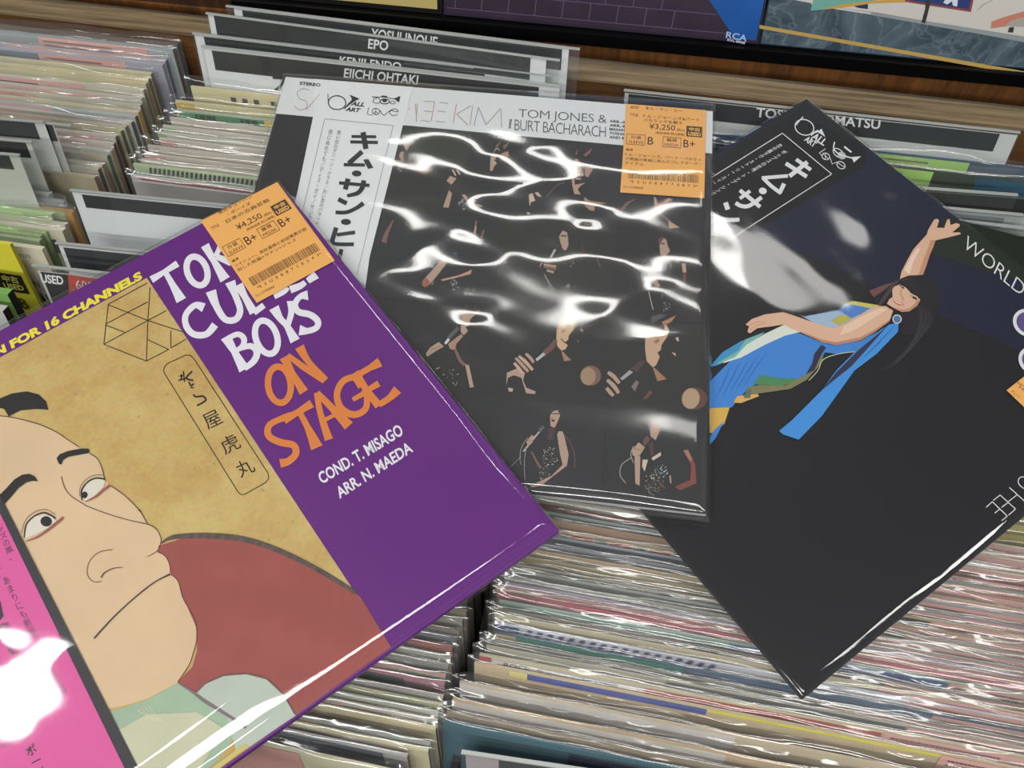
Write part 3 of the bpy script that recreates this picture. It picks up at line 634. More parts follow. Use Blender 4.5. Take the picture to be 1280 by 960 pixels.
record(q.x - SW, q.y, .81, 'cream bagged record with black cartoon lettering, right of the yellow one', 'green stickered records in the left row', 'cfc9b4', 'a39b80', extra=cartoon, bag=False, th=.004)
def yl(t):
    link('printed_band', flat_mesh('printed_band', SW - .03, SW - .0035, -.0445, -.0275, -0.0003, mat('2b2a16')), t)
    raw_text(t, 'lettering', '中古\nUSED', SW - .022, SW - .006, -.042, -.029, 'cfcb62', .03)
    raw_text(t, 'lettering', 'B', SW - .016, SW - .01, -.06, -.05, '4a4a1c', .01)
q = at(13, 305, .825)
record(q.x - SW, q.y, .825, 'bright yellow sleeve with a black used sign at its corner', 'green stickered records in the left row', 'd3cd3e', '9f9a2c', extra=yl, bag=False, th=.003)
q = at(10, 367, .83)
record(q.x - SW, q.y, .83, 'green sleeve with a black side at the far lower left', 'green stickered records in the left row', '7aa85a', '101210', bag=False, th=.006)
q = at(4, 388, .83)
record(q.x - SW, q.y, .83, 'pale grey sleeve with a dark side, just behind the purple album', 'green stickered records in the left row', 'b9bcbc', '1c1210', bag=False, th=.006)
# ------------------------------------------------------------------ the three album covers lying on top
def bilin(q, x, y):   # q = TL,TR,BR,BL in px; x right, y down (0..1)
    a = Vector(q[0]) * (1 - x) + Vector(q[1]) * x; b = Vector(q[3]) * (1 - x) + Vector(q[2]) * x
    return a * (1 - y) + b * y
def sticker(sheet, quad, lines, parent, price, g1, g2, top_lines, note, code, base):
    p = Print(sheet, base); p.poly(quad, mat('eeb060', 0.5), 0)
    st = p.build('price_sticker', parent)
    p = Print(sheet, base)
    K = '4a2c10'; K2 = '6d4218'
    def t(body, x0, x1, y0, y1, c=K, bold=0.0):
        p.text(body, bilin(quad, x0, y1), bilin(quad, x1, y1), bilin(quad, x0, y0), c, 2, bold, 1, 1, bilin(quad, x1, y0))
    def r(x0, x1, y0, y1, c, lay=1): p.poly([bilin(quad, x0, y0), bilin(quad, x1, y0), bilin(quad, x1, y1), bilin(quad, x0, y1)], c, lay)
    for (b, x0, x1, y0, y1) in top_lines: t(b, x0, x1, y0, y1)
    t('TITLE', .05, .15, .105, .135, K2)
    t(price, .30, .62, .20, .27)
    t('(税込)', .64, .74, .235, .268); t('(税抜価格 税込価格)', .38, .74, .285, .318, K2)
    r(.76, .955, .195, .315, '4a3a20'); t('中古', .79, .93, .21, .25, 'e9b068', .04); t('USED', .78, .94, .262, .305, 'e9b068', .04)
    def frame(x0, x1, y0, y1):
        e = .006; r(x0, x1, y0, y0 + e, K2); r(x0, x1, y1 - e, y1, K2); r(x0, x0 + e, y0 + e, y1 - e, K2); r(x1 - e, x1, y0 + e, y1 - e, K2)
    frame(.03, .26, .335, .455); t('外装', .08, .21, .35, .39); t('SLEEVE', .06, .24, .41, .44, K2)
    t(g1, .29, .29 + .07 * len(g1), .355, .44, '3a2410', .0)
    frame(.475, .70, .335, .455); t('盤質', .52, .65, .35, .39); t('MEDIA', .50, .67, .41, .44, K2)
    t(g2, .73, .87, .355, .44, '3a2410', .0)
    t('備考', .03, .12, .50, .53)
    for j, b in enumerate(note): t(b, .03, .03 + .058 * len(b) if len(b) < 15 else .95, .55 + j * .05, .585 + j * .05)
    x = .08; rr = random.Random(code)
    while x < .93:
        ww = rr.choice((.006, .006, .012)); r(x, x + ww, .74, .835, '5a3c18'); x += ww + rr.choice((.007, .007, .012))
    t('*' + '  '.join('S2U0887' + str(code)[:5]) + '*', .1, .92, .855, .885)
    t('オレンジ/ORANGE', .03, .27, .92, .95, K2)
    p.build('sticker_lettering', st)
    return st

def big_film(sheet, quad_uv, parent, z0, fn, mat_, N=110, over=0.004, name='clear_plastic_sleeve', th=0.003, rr_=0.3):
    """film: fn(u,v) in metres -> extra height; quad_uv TL,TR,BR,BL in sheet coords"""
    V = []; F = []
    for j in range(N + 1):
        for i in range(N + 1):
            x, y = i / N, j / N
            # denser near the edges
            x = 0.5 - 0.5 * math.cos(math.pi * x); y = 0.5 - 0.5 * math.cos(math.pi * y)
            q = bilin(quad_uv, x, y)
            e = min(x, 1 - x, y, 1 - y) * 0.32
            fall = max(0.0, 1 - e / 0.004)
            rd = max(0.0, 0.012 - min(1 - y, 1 - x, x, y) * 0.33)
            h = max(0.0014, z0 + fn(q.x, q.y, x, y) * min(1, e / 0.008) + rr_ * (0.0036 - rd * rd / 0.04)) * (1 - fall * fall) - fall * fall * th * 0.5
            V.append((q.x, q.y, h))
    for j in range(N):
        for i in range(N):
            a = j * (N + 1) + i; F.append((a, a + N + 1, a + N + 2, a + 1))
    return link_mesh(name, V, F, [mat_], parent, None, True)
def grow(q, k):
    c = sum((Vector(p) for p in q), Vector((0, 0))) / 4
    return [c + (Vector(p) - c) * k for p in q]
def slab(name, sheet, quad_px, th, mats, parent, round_=0.0):
    uv = [sheet.uv(p) for p in quad_px]
    ring = [(u, v) for u, v in uv][::-1]
    V = [(u, v, 0) for u, v in ring] + [(u, v, -th) for u, v in ring]
    F = [(0, 1, 2, 3), (7, 6, 5, 4)] + [(i, i + 4, (i + 1) % 4 + 4, (i + 1) % 4) for i in range(4)]
    o = link_mesh(name, V, F, mats, parent, [0, 0, 1, 1, 1, 1] if len(mats) > 1 else None)
    if round_:
        b = o.modifiers.new('bevel', 'BEVEL'); b.width = round_; b.segments = 3; b.limit_method = 'ANGLE'
    return o
N3 = lambda x, y, z=0.0: noise.noise(Vector((x, y, z)))
SKIN = 'c9a184'; SKD = '8c5f4c'

# ================= black album (under the others)
QR = [(1008.5, 124), (1470, 489), (1003.5, 874), (584, 380)]
shR = Sheet(Vector((0.11, 0.30, CAMZ - 0.480)), Vector((0.0157, 0.0, 1)), Vector((0.72, -0.69, 0)))
A3 = empty('record_album', 'black album turned diamond-wise with a waving woman in a blue dress', 'record', shR.mw, 'albums lying on top of the crate')
slab('sleeve', shR, QR, 0.003, [mat('131319', 0.45), mat('101013', 0.5)], A3)
p = Print(shR)
p.poly([(1008.5, 124), (1470, 489), (1440, 513), (880, 262), (1083, 203)], mat('141832', 0.45), 1)            # navy upper area
p.poly([(1008.5, 124), (1080, 181), (1083, 206), (640, 470), (584, 380)], mat('0d0d12', 0.45), 2)     # dark obi strip
p.poly([(1180, 270), (1290, 300), (1330, 345), (1310, 360), (1160, 318)], mat('1a2418', 0.45), 2)
p.build('cover_background', A3)
p = Print(shR); Wt = 'dfe0e2'
for a, b in (((977.8, 167), (1039.4, 218)), ((977.8, 167), (760, 303)), ((1039.4, 218), (800, 372))): p.stroke([a, b], 1.0, Wt, 4, False)
Z = zc(880, 130, 6)
p.stroke(Z((690, 418), (800, 497)), 4.6, Wt, 4); p.stroke(Z((612, 448), (770, 548)), 5.0, Wt, 4); p.stroke(Z((775, 438), (640, 545)), 5.4, Wt, 4)
p.stroke(Z((628, 542), (432, 558)), 4.4, Wt, 4); p.stroke(Z((440, 555), (500, 615), (575, 672)), 4.6, Wt, 4); p.stroke(Z((600, 600), (565, 672)), 5.2, Wt, 4)
p.ellipse(Z((440, 655))[0], 4.9, 4.1, .2, Wt, 4)
p.stroke(Z((268, 650), (350, 715), (420, 775)), 5.0, Wt, 4); p.stroke(Z((345, 655), (268, 712)), 4.5, Wt, 4); p.stroke(Z((432, 702), (340, 765), (280, 768), (236, 745)), 5.0, Wt, 4)
p.stroke(Z((160, 742), (178, 795)), 6, Wt, 4); p.stroke(Z((50, 818), (110, 858), (190, 872), (264, 870)), 5.0, Wt, 4)
p.vtext('ポップスの世界・トップ・シンガー', (983, 189), (885, 246), 5, Wt, 4, .01, (6.2, 5.0))
p.vtext('恋の嵐ラヴ・ストーリー・スイート', (977, 181), (885, 234), 4.6, Wt, 4, .01, (6.2, 5.0))
# horn mark with ALL ART, trumpet mark with LOVE
p.ellipse(Z((752, 178))[0], 12.6, 10.2, .35, Wt, 4, 1.3); p.stroke(Z((742, 100), (715, 128), (690, 160)), 1.4, Wt, 4)
p.stroke(Z((800, 240), (830, 215), (858, 205)), [1.5, 2.2, 3.2], Wt, 4); p.poly(Z((850, 215), (880, 188), (908, 250), (870, 225)), Wt, 4)
p.text('ALL', (1013, 173), (1029, 183), (1019, 166), Wt, 4, .03); p.text('ART', (1004.5, 176), (1017, 185), (1009, 170), Wt, 4, .03)
p.stroke([(1031.5, 186.5), (1023.8, 191.9), (1027.5, 195.5)], .9, Wt, 4, False); p.stroke([(1037.5, 198), (1040, 205.6), (1046, 203)], .9, Wt, 4, False); p.ellipse((1051, 207), 6, 4.6, .6, Wt, 4, 1.0); p.stroke([(1047, 204), (1056, 210)], .8, Wt, 4); p.ellipse((1032, 196), 5.4, 4.5, .5, Wt, 4, 1.0); p.stroke([(1029, 193), (1035, 199)], .8, Wt, 4); p.stroke([(1032, 192), (1031, 200)], .8, Wt, 4)
p.ellipse((1048, 192), 8.5, 5, .65, Wt, 4, 1.1); p.ellipse((1052, 195), 5.5, 4.5, .5, 'b9bac0', 4); p.stroke([(1043, 178), (1042, 187), (1050, 194), (1064, 198), (1071, 200)], 1.6, Wt, 5); p.poly([(1064, 197), (1076, 196), (1067, 204)], Wt, 5)
p.stroke([(1055, 184), (1064, 191)], 2.2, Wt, 5)
# thin title lettering on the right
p.text('WORLD POPS', (1202.5, 309), (1327, 414), (1209.5, 294.5), Wt, 4, -.012, 0.95)
Z5 = zc(1180, 480, 4.8)
for q in (((335, 668), (427, 752)), ((427, 752), (385, 788)), ((383, 712), (343, 742)), ((335, 668), (293, 700)), ((288, 708), (378, 795)), ((378, 795), (343, 822)), ((333, 750), (302, 777)), ((288, 708), (250, 742)), ((390, 622), (482, 705)), ((440, 664), (385, 706))):
    p.stroke(Z5(*q), 1.1, Wt, 4, False)
p.stroke(Z5((490, 560), (455, 562), (443, 590), (462, 618), (500, 640)), 1.1, Wt, 4)
for c in ((1285, 404), (1292, 451)): 
    p.ellipse(c, 20, 17, .5, Wt, 4); p.ellipse(c, 15.5, 13, .5, '5b4a86', 5); p.ellipse((c[0] + 5, c[1]), 8, 7, .5, Wt, 6)
p.build('cover_lettering', A3)
# the singer printed on the cover
p = Print(shR); Z2 = zc(1080, 260, 6); Z3 = zc(880, 340, 4.365); Z6 = zc(1080, 330, 10.67)
SK = 'd9b095'
p.poly(Z2((265, 545), (280, 480), (320, 400), (370, 310), (470, 200), (480, 165), (525, 90), (545, 82), (562, 95), (545, 150), (600, 152), (622, 90), (640, 85), (648, 130), (690, 115), (718, 125), (715, 140), (660, 185), (720, 185), (725, 198), (640, 220), (535, 245), (520, 290), (490, 360), (465, 440), (440, 505), (330, 520)), SK, 3)
p.poly(Z2((535, 245), (520, 290), (490, 360), (465, 440), (440, 505), (405, 510), (440, 400), (480, 300), (500, 240)), 'c48f70', 4)
p.poly(Z2((300, 470), (350, 370), (400, 300), (420, 310), (370, 400), (340, 500)), 'ead0bb', 4)
p.poly(Z2((40, 625), (180, 575), (270, 535), (330, 510), (440, 505), (520, 540), (560, 620), (560, 760), (520, 900), (440, 960), (280, 960), (280, 860), (270, 780), (350, 770), (415, 690), (400, 620), (290, 560), (210, 620), (180, 700), (110, 740), (80, 730)), mat('1d1a20', 0.4), 5)
p.poly(Z2((35, 625), (150, 580), (225, 560), (120, 640), (70, 672)), '6d4844', 6)
p.poly(Z2((215, 560), (270, 540), (250, 560), (150, 700), (120, 740), (100, 730)), '463b3c', 6)
for a in ((290, 545, 330, 590), (310, 535, 345, 590), (335, 528, 372, 600)): p.stroke(Z2(a[:2], a[2:]), 1.4, '6a5350', 9)
p.poly(Z3((520, 235), (545, 245), (700, 215), (740, 210), (760, 180), (810, 160), (880, 180), (940, 190), (860, 235), (760, 290), (700, 310), (600, 280)), '9db6cf', 4)
p.poly(Z3((690, 270), (740, 235), (790, 240), (800, 260), (740, 295)), 'b5ad55', 5)
p.poly(Z3((760, 180), (810, 160), (900, 175), (960, 185), (900, 200), (820, 180)), 'c9c068', 5)
p.poly(Z3((735, 215), (790, 180), (905, 200), (850, 235), (800, 255), (770, 235)), '4f80c4', 6)
p.poly(Z3((30, 600), (150, 480), (300, 400), (440, 345), (520, 335), (640, 385), (700, 400), (850, 378), (920, 340), (1010, 300), (830, 435), (740, 450), (660, 440), (620, 500), (560, 560), (500, 590), (300, 600), (220, 660), (150, 740), (60, 750), (30, 740)), '3d82cf', 3)
p.poly(Z3((30, 520), (100, 440), (200, 380), (330, 335), (240, 400), (150, 480), (60, 515)), '3f8fc4', 4)
p.poly(Z3((60, 505), (190, 430), (225, 370), (330, 330), (250, 400), (150, 485)), '74b3a8', 5)
p.poly(Z3((100, 495), (170, 465), (230, 400), (330, 340), (440, 288), (525, 330), (440, 350), (330, 400), (200, 470), (110, 498)), 'd6dcd2', 5)
p.poly(Z3((305, 565), (400, 580), (530, 585), (430, 622), (270, 615)), '4a8556', 5)
p.poly(Z3((240, 630), (300, 618), (440, 622), (560, 560), (600, 500), (650, 455), (640, 500), (560, 590), (470, 640), (300, 665), (215, 690)), '7d7a55', 5)
p.poly(Z3((160, 715), (180, 680), (290, 668), (300, 680), (200, 718)), 'd9a860', 6); p.poly(Z3((215, 690), (230, 645), (260, 640), (250, 690)), '5d6b5a', 6)
p.poly(Z3((600, 450), (640, 400), (665, 415), (640, 450), (600, 540), (555, 560), (590, 500)), '2a2740', 6)
p.stroke(Z3((570, 595), (620, 540), (650, 480), (740, 448), (830, 438)), .9, 'c9cfae', 7)
p.poly(Z3((30, 745), (140, 740), (110, 830), (50, 880), (30, 880)), 'd1aa50', 4); p.poly(Z3((30, 900), (60, 860), (110, 815), (60, 912), (30, 945)), '3d82cf', 5)
for k in range(5): p.stroke(Z3((60 + 40 * k, 700 - 20 * k), (110 + 45 * k, 600 - 22 * k), (140 + 50 * k, 520 - 20 * k)), [.3, 1.6, .3], '3170bb', 5)
p.poly(Z3((1010, 290), (1060, 280), (1055, 330), (940, 450), (820, 540), (640, 790), (515, 918), (430, 890), (408, 870), (480, 810), (640, 650), (720, 540), (830, 430), (960, 320)), '3f8ed8', 8)
p.poly(Z3((840, 430), (960, 330), (1005, 290), (900, 410), (800, 520), (700, 600), (640, 650), (720, 550)), '2b2b48', 9)
p.stroke(Z3((1035, 300), (950, 390), (870, 470)), [.4, 1.5, .4], '2763a8', 9)
p.poly(Z3((225, 290), (260, 260), (330, 235), (430, 222), (500, 245), (600, 280), (700, 310), (760, 290), (860, 230), (940, 190), (990, 190), (1030, 215), (1010, 270), (930, 330), (850, 375), (720, 402), (640, 385), (520, 330), (430, 290), (370, 300), (290, 310), (250, 338), (235, 330), (245, 300)), SK, 7)
p.poly(Z3((520, 325), (640, 372), (720, 388), (850, 360), (930, 318), (1010, 265), (1012, 272), (930, 332), (850, 377), (720, 404), (640, 387)), 'b98468', 8)
p.poly(Z3((760, 300), (870, 240), (960, 200), (1000, 205), (930, 250), (820, 320), (740, 350)), 'e6c6ae', 8)
p.stroke(Z3((240, 300), (280, 280), (330, 275)), .6, 'b98468', 8); p.stroke(Z3((250, 318), (290, 295), (340, 285)), .6, 'b98468', 8)
p.ellipse(Z3((1050, 262))[0], 5.6, 5.6, 0, '3f78b8', 10, 0); p.ellipse(Z3((1050, 262))[0], 5.8, 5.8, 0, 'cfc7a8', 11, 1.4)
p.poly(Z6((370, 350), (400, 310), (480, 280), (560, 330), (620, 400), (700, 440), (745, 490), (700, 570), (600, 640), (500, 650), (430, 620), (300, 540), (330, 480), (375, 450)), SK, 8)
p.poly(Z6((700, 480), (740, 500), (700, 570), (600, 640), (500, 650), (430, 620), (380, 590), (500, 620), (600, 600), (670, 540)), 'c08e74', 9)
p.poly(Z6((465, 285), (500, 295), (530, 330), (520, 345), (490, 325)), '2a1a18', 10); p.poly(Z6((605, 430), (640, 435), (695, 465), (700, 490), (655, 475)), '2a1a18', 10)
p.ellipse(Z6((497, 312))[0], .8, .6, .5, 'e9dcd0', 11); p.ellipse(Z6((632, 446))[0], .8, .6, .5, 'e9dcd0', 11)
p.stroke(Z6((510, 340), (480, 400), (520, 480), (500, 500)), [.3, .8, .9, .4], 'b07860', 10)
p.poly(Z6((375, 475), (470, 525), (530, 545), (510, 565), (440, 558), (385, 510)), 'c46a64', 10); p.stroke(Z6((390, 490), (440, 528), (505, 550)), [.6, 1.3, .5], 'f2e9e4', 11)
p.stroke(Z6((290, 560), (350, 600), (430, 640)), 1.0, '3a2622', 11)
p.poly(Z6((480, 260), (640, 180), (760, 300), (770, 500), (700, 440), (620, 390), (560, 320)), '201c22', 10)
for k in range(9):
    p.stroke([(1143 + k * 2.2, 372 + k * 2), (1150 + k * 1.5, 400 + k), (1138 - k * 2, 430 + k * 3), (1118 - k * 3, 452 + k * 2)], [.3, 1.1, .9, .2], ('2e2a30', '3a353c', '26232a')[k % 3], 5)
p.build('printed_woman', A3)
p = Print(shR, 0.0012); p.poly([(1257, 489), (1290, 463), (1345, 512), (1310, 540)], mat('eeb060', 0.5), 0)
st = p.build('price_sticker', A3)
p = Print(shR, 0.0012); p.text('オレンジ', (1262, 491), (1272, 500), (1265, 488), '6d4218', 1); p.text('*S2U08', (1268, 482), (1292, 500), (1271, 477), '6d4218', 1); p.build('sticker_lettering', st)
def fR(u, v, x, y):
    h = 0.0015 * N3(u * 7 + v * 2, v * 13 - u * 4, 4.2) + 0.0007 * N3(u * 18, v * 30, 8.1)
    return h + 0.0016
QRB = [(1007, 119), (1478, 489), (1002, 881), (579, 379)]
big_film(shR, [shR.uv(q) for q in QRB], A3, 0.0016, fR, FILM_BIG)

# ================= photo-grid album (middle)
QM = [(357, 96), (891, 139), (883, 643), (229, 568)]
nM = Vector((0.043, 0.012, 1)).normalized()
shM = Sheet(Vector((-0.12, 0.32, CAMZ - 0.4655)), nM, Vector((1, 0.06, 0)))
A2 = empty('record_album', 'dark album with a grid of singer photographs under a white title strip', 'record', shM.mw, 'albums lying on top of the crate')
slab('sleeve', shM, QM, 0.003, [mat('d9dcde', 0.45), mat('b9babc', 0.5)], A2)
p = Print(shM)
DK = mat('1c1b1e', 0.5)
p.poly([(345, 142), (890, 192.5), (883, 643), (229, 568), (229, 560)], DK, 1)
tones = ['201f20', '1c1d22', '232228', '1f2024', '242321', '201c1e', '1a191b', '1d1b1d']
cells = [[(506, 157), (592, 165), (577, 268), (480, 262)], [(592, 165), (736, 178), (735, 280), (577, 268)], [(736, 178), (889, 192), (888, 290), (735, 280)], [(480, 262), (630, 273), (630, 382), (450, 370)],
         [(631, 274), (770, 284), (766, 395), (630, 383)], [(770, 284), (888, 291), (887, 405), (766, 395)], [(450, 372), (629, 384), (626, 494), (420, 478)], [(631, 384), (765, 396), (757, 505), (628, 494)], [(766, 396), (886, 406), (885, 518), (758, 506)],
         [(420, 480), (627, 495), (622, 612), (400, 590)], [(628, 495), (757, 506), (752, 625), (623, 612)], [(758, 507), (885, 519), (883, 641), (753, 626)]]
for i, c in enumerate(cells): p.poly(c, mat(tones[i % 8], 0.5, .15, 18), 2)
p.poly([(506, 157), (592, 165), (580, 215), (560, 205), (500, 200)], mat('2b2f28', 0.5), 3)
p.build('cover_background', A2)
# band across the left with the big characters
p = Print(shM)
p.poly([(393.5, 99), (516, 109), (503, 160), (462, 322), (425, 585), (290, 575), (372, 240), (391.5, 146)], mat('dfe2e4', 0.5), 3)
G = '8d8f92'
for a, b in (((406, 149), (491.5, 157.5)), ((406, 149), (370, 300)), ((491.5, 157.5), (446, 345))): p.stroke([a, b], .8, G, 4, False)
K = '17181b'; Z = zc(320, 90, 6.4)
p.stroke(Z((765, 520), (962, 522)), 3.6, K, 5, False); p.stroke(Z((755, 563), (976, 568)), 4.0, K, 5, False); p.stroke(Z((857, 485), (880, 620)), 6.6, K, 5, False)
p.stroke(Z((850, 640), (742, 735)), 6, K, 5, False); p.stroke(Z((703, 745), (872, 748)), 4.2, K, 5, False); p.poly(Z((858, 705), (900, 700), (940, 770), (898, 780)), K, 5)
p.ellipse((446, 217.5), 6, 3.8, .05, K, 5)
p.stroke([(424, 229.2), (462, 232.4)], 4.2, K, 5, False); p.stroke([(435.3, 224), (431.7, 237.5)], 6.2, K, 5, False); p.stroke([(455, 226), (453, 235), (447, 242), (434, 245.5)], [6, 6, 5.5, 4], K, 5)
p.stroke([(423, 249.5), (433.5, 255)], 5.6, K, 5, False); p.stroke([(419.5, 266), (433, 266), (445, 261), (454.5, 254.5)], [4.5, 4.8, 4.8, 6], K, 5)
p.ellipse((432.5, 278), 6.3, 3.8, .05, K, 5)
p.stroke([(420.5, 285), (415, 303)], 5.8, K, 5, False); p.stroke([(421, 294.2), (444, 291)], 4.6, K, 5, False); p.stroke([(415, 301), (420, 305.5), (442.5, 306)], 4.6, K, 5); p.stroke([(427, 312), (420, 345)], 5, K, 5)
p.vtext('思い出のグリーン・グラス／白い恋のバラード', (424.5, 164), (396, 282), 5.2, '55575b', 5, 0, (1, .1)); p.vtext('雨にぬれても／ディス・ガイ／サンホセ', (414, 163), (385, 282), 5.2, '55575b', 5, 0, (1, .1))
p.text('STEREO', (374.5, 106.5), (400.5, 109), (375, 102.5), '3a3b3e', 5, .03)
# horn mark + ALL ART, trumpet + LOVE
p.ellipse((421.5, 129), 11.6, 9.3, .05, K, 5, 1.3); p.stroke([(410, 118), (410.3, 127)], .8, K, 5); p.stroke([(430, 137), (436, 131), (443, 125)], [1, 2.2, 3.4], K, 5); p.poly([(437, 119), (449.5, 124), (444, 127), (438, 131), (440, 124)], K, 5)
p.text('ALL', (438, 132.5), (455, 134), (441, 127.5), K, 5, .04); p.text('ART', (431.5, 139.5), (449, 141), (434, 134.5), K, 5, .04)
p.stroke([(461, 135), (459, 143.5), (466, 144.5)], .8, K, 5, False); p.ellipse((470, 140), 5.2, 4.3, .1, K, 5, .8); p.stroke([(470, 136), (469.6, 144)], .6, K, 5); p.stroke([(470, 140), (466.5, 142.5)], .6, K, 5); p.stroke([(470, 140), (473.5, 143)], .6, K, 5)
p.stroke([(475, 139), (480, 144.5), (488, 139), (497, 140.5), (497, 138), (491, 137), (487, 141), (491, 145), (497, 144)], .8, K, 5)
p.stroke([(465, 121.5), (471, 122), (480, 122), (492, 124), (500, 121)], .9, K, 5); p.poly([(493, 124.5), (500.5, 121.5), (499, 129)], K, 5); p.ellipse((471, 126.5), 4.8, 3.8, 0, K, 5, .8); p.ellipse((481, 127.5), 6.5, 3.6, 0, K, 5, 1.2); p.ellipse((481, 126.5), 3, 2, 0, K, 5); p.stroke([(477, 121), (484, 121.5)], 1.8, K, 5); p.ellipse((491, 129), 3.6, 2, 0, K, 5, .8)
p.build('title_band', A2)
# white strip lettering
p = Print(shM)
RC = 'b98a86'; GC = '9aa39f'
Zs = zc(320, 90, 6.4)
p.stroke(Zs((430, 150), (380, 135), (330, 165), (350, 215), (405, 240), (400, 290), (345, 305), (305, 270)), .8, 'a99a98', 3); p.stroke(Zs((510, 180), (400, 305)), .7, RC, 3, False)
Zk = zc(320, 0, 4)
for a, b, c in (((797, 520), (803, 610), RC), ((808, 520), (800, 606), GC), ((840, 508), (893, 510), GC), ((893, 512), (876, 607), RC), ((838, 556), (880, 560), GC), ((823, 604), (868, 608), GC), ((917, 514), (962, 518), GC), ((905, 556), (948, 560), GC), ((900, 608), (945, 612), GC), ((1003, 520), (985, 618), RC), ((1075, 530), (1003, 572), GC), ((1003, 572), (1060, 628), RC), ((1083, 530), (1070, 628), GC), ((1090, 628), (1112, 538), '8f94b0'), ((1112, 538), (1150, 625), '8f94b0'), ((1150, 625), (1222, 545), GC), ((1224, 545), (1228, 640), '9a9aa8'), ((762, 545), (770, 548), RC)):
    p.stroke(Zk(a, b), .85, c, 3, False)
T = '4a4b50'
p.text('TOM JONES &', (648, 150), (758, 157.5), (648.5, 136.5), T, 3, -.014, .93); p.text('BURT BACHARACH', (643, 163), (757, 172), (643.5, 149.5), T, 3, -.014, .88)
p.text('SONGS', (638.5, 161), (640, 149), (635.5, 161), '2a2a2e', 3, .03)
for k, b in enumerate(('ARR.-A.', 'ARR.-E.', 'MASARU', 'TOSHIO', 'AND M.')): p.text(b, (762 - .2 * k, 153.2 + k * 5), (783, 155 + k * 5), (762, 150 + k * 5), '2a2a2e', 3, .02)
p.build('title_lettering', A2)
# the printed singers
F_ = []
def singer(name, label, items):
    p = Print(shM)
    for it in items:
        k = it[0]
        if k == 'p': p.poly(it[1], it[2], it[3] if len(it) > 3 else 4)
        elif k == 's': p.stroke(it[1], it[2], it[3], it[4] if len(it) > 4 else 5)
        elif k == 'e': p.ellipse(it[1], it[2], it[3], it[4], it[5], it[6] if len(it) > 6 else 4)
        elif k == 'x':
            (cx, cy), rx, ry, n, cols = it[1:]; rr = random.Random(int(cx * 7 + cy))
            for _ in range(n):
                a = rr.uniform(0, 6.28); d = math.sqrt(rr.random()); x = cx + rx * d * math.cos(a); y = cy + ry * d * math.sin(a); s = rr.uniform(.35, 1.0); b_ = rr.uniform(0, 3.1)
                p.stroke([(x - s * math.cos(b_), y - s * math.sin(b_)), (x + s * math.cos(b_), y + s * math.sin(b_))], s * .8, rr.choice(cols), 6, False)
    p.build(name, A2)
SK = 'b09482'; SK2 = '775850'; HR = '4a3136'; SIL = 'b4b6ba'
a = zc(480, 150, 6.4)
singer('printed_singer', '', [('p', a((855, 275), (885, 262), (900, 300), (880, 335), (905, 350), (880, 375), (870, 410), (848, 410), (850, 340)), SK), ('p', a((940, 270), (995, 250), (998, 300), (960, 335), (930, 325)), 'a5806c'), ('p', a((890, 210), (940, 168), (925, 200), (900, 245)), SK2), ('p', a((950, 210), (1005, 175), (985, 215), (960, 240)), SK2), ('s', a((880, 255), (905, 230), (925, 250)), .9, 'c9b0a4'), ('s', a((870, 345), (895, 340)), 1.0, 'd8c8c0')])
singer('printed_singer', '', [('p', a((130, 262), (160, 252), (152, 330), (120, 300)), 'a58874'), ('p', a((150, 198), (215, 195), (182, 250)), SK), ('s', a((245, 265), (202, 330)), 1.6, '8d8a88'), ('s', a((105, 375), (140, 330), (165, 320)), 1.4, SK), ('s', a((112, 400), (150, 350)), 1.2, SK), ('e', a((320, 378))[0], 10.5, 9.5, 0, '6b4a3e'), ('e', a((308, 375))[0], 8, 8.6, 0, SK2, 5), ('s', a((140, 130), (175, 125), (190, 180)), 1.0, '40322e'), ('x', a((130, 390))[0], 4, 5, 14, ['8d8378', SK])])
singer('printed_singer', '', [('p', a((520, 565), (545, 590), (518, 705), (472, 700)), SK), ('p', a((620, 600), (650, 600), (690, 655), (790, 690), (740, 718), (690, 690)), SK), ('s', a((548, 400), (575, 450)), 1.6, 'd4bcae'), ('s', a((580, 398), (608, 440)), 1.6, 'd4bcae'), ('s', a((625, 395), (645, 405)), 1.4, 'd4bcae'), ('p', a((500, 490), (530, 450), (580, 470), (540, 520)), SK), ('x', a((625, 680))[0], 5, 8, 22, ['9fb4c4', 'd0d4da', '6a7078'])])
singer('printed_singer', '', [('p', a((1158, 600), (1188, 588), (1210, 650), (1175, 660), (1165, 695)), 'cdb0a0'), ('p', a((1205, 585), (1232, 580), (1262, 620), (1230, 612)), 'cdb0a0'), ('p', a((1140, 738), (1165, 745), (1172, 762), (1150, 755)), 'cdb0a0')])
a = zc(660, 160, 5.565)
singer('printed_singer', '', [('p', a((330, 215), (350, 222), (362, 258), (378, 300), (388, 335), (322, 352), (325, 398), (402, 382), (365, 405), (345, 430), (368, 465), (322, 462), (308, 400), (300, 300), (318, 258)), SK), ('p', a((395, 275), (440, 262), (458, 280), (415, 348), (395, 330)), 'a07c6c'), ('p', a((390, 482), (430, 510), (545, 525), (465, 545), (460, 580), (430, 575), (395, 545)), 'a68470'), ('p', a((328, 180), (348, 148), (340, 195)), SK2), ('p', a((385, 190), (445, 142), (430, 180), (400, 202)), '8a5a5c'), ('p', a((320, 352), (372, 348), (395, 380), (330, 398)), '3a1f22', 5), ('s', a((330, 358), (368, 358)), 1.0, 'e0d8d4', 6), ('s', a((325, 240), (365, 240)), .9, '2a2024', 6), ('p', a((205, 560), (225, 530), (232, 550), (215, 572)), SK2), ('s', a((125, 485), (200, 405), (250, 385)), 1.0, SK2)])
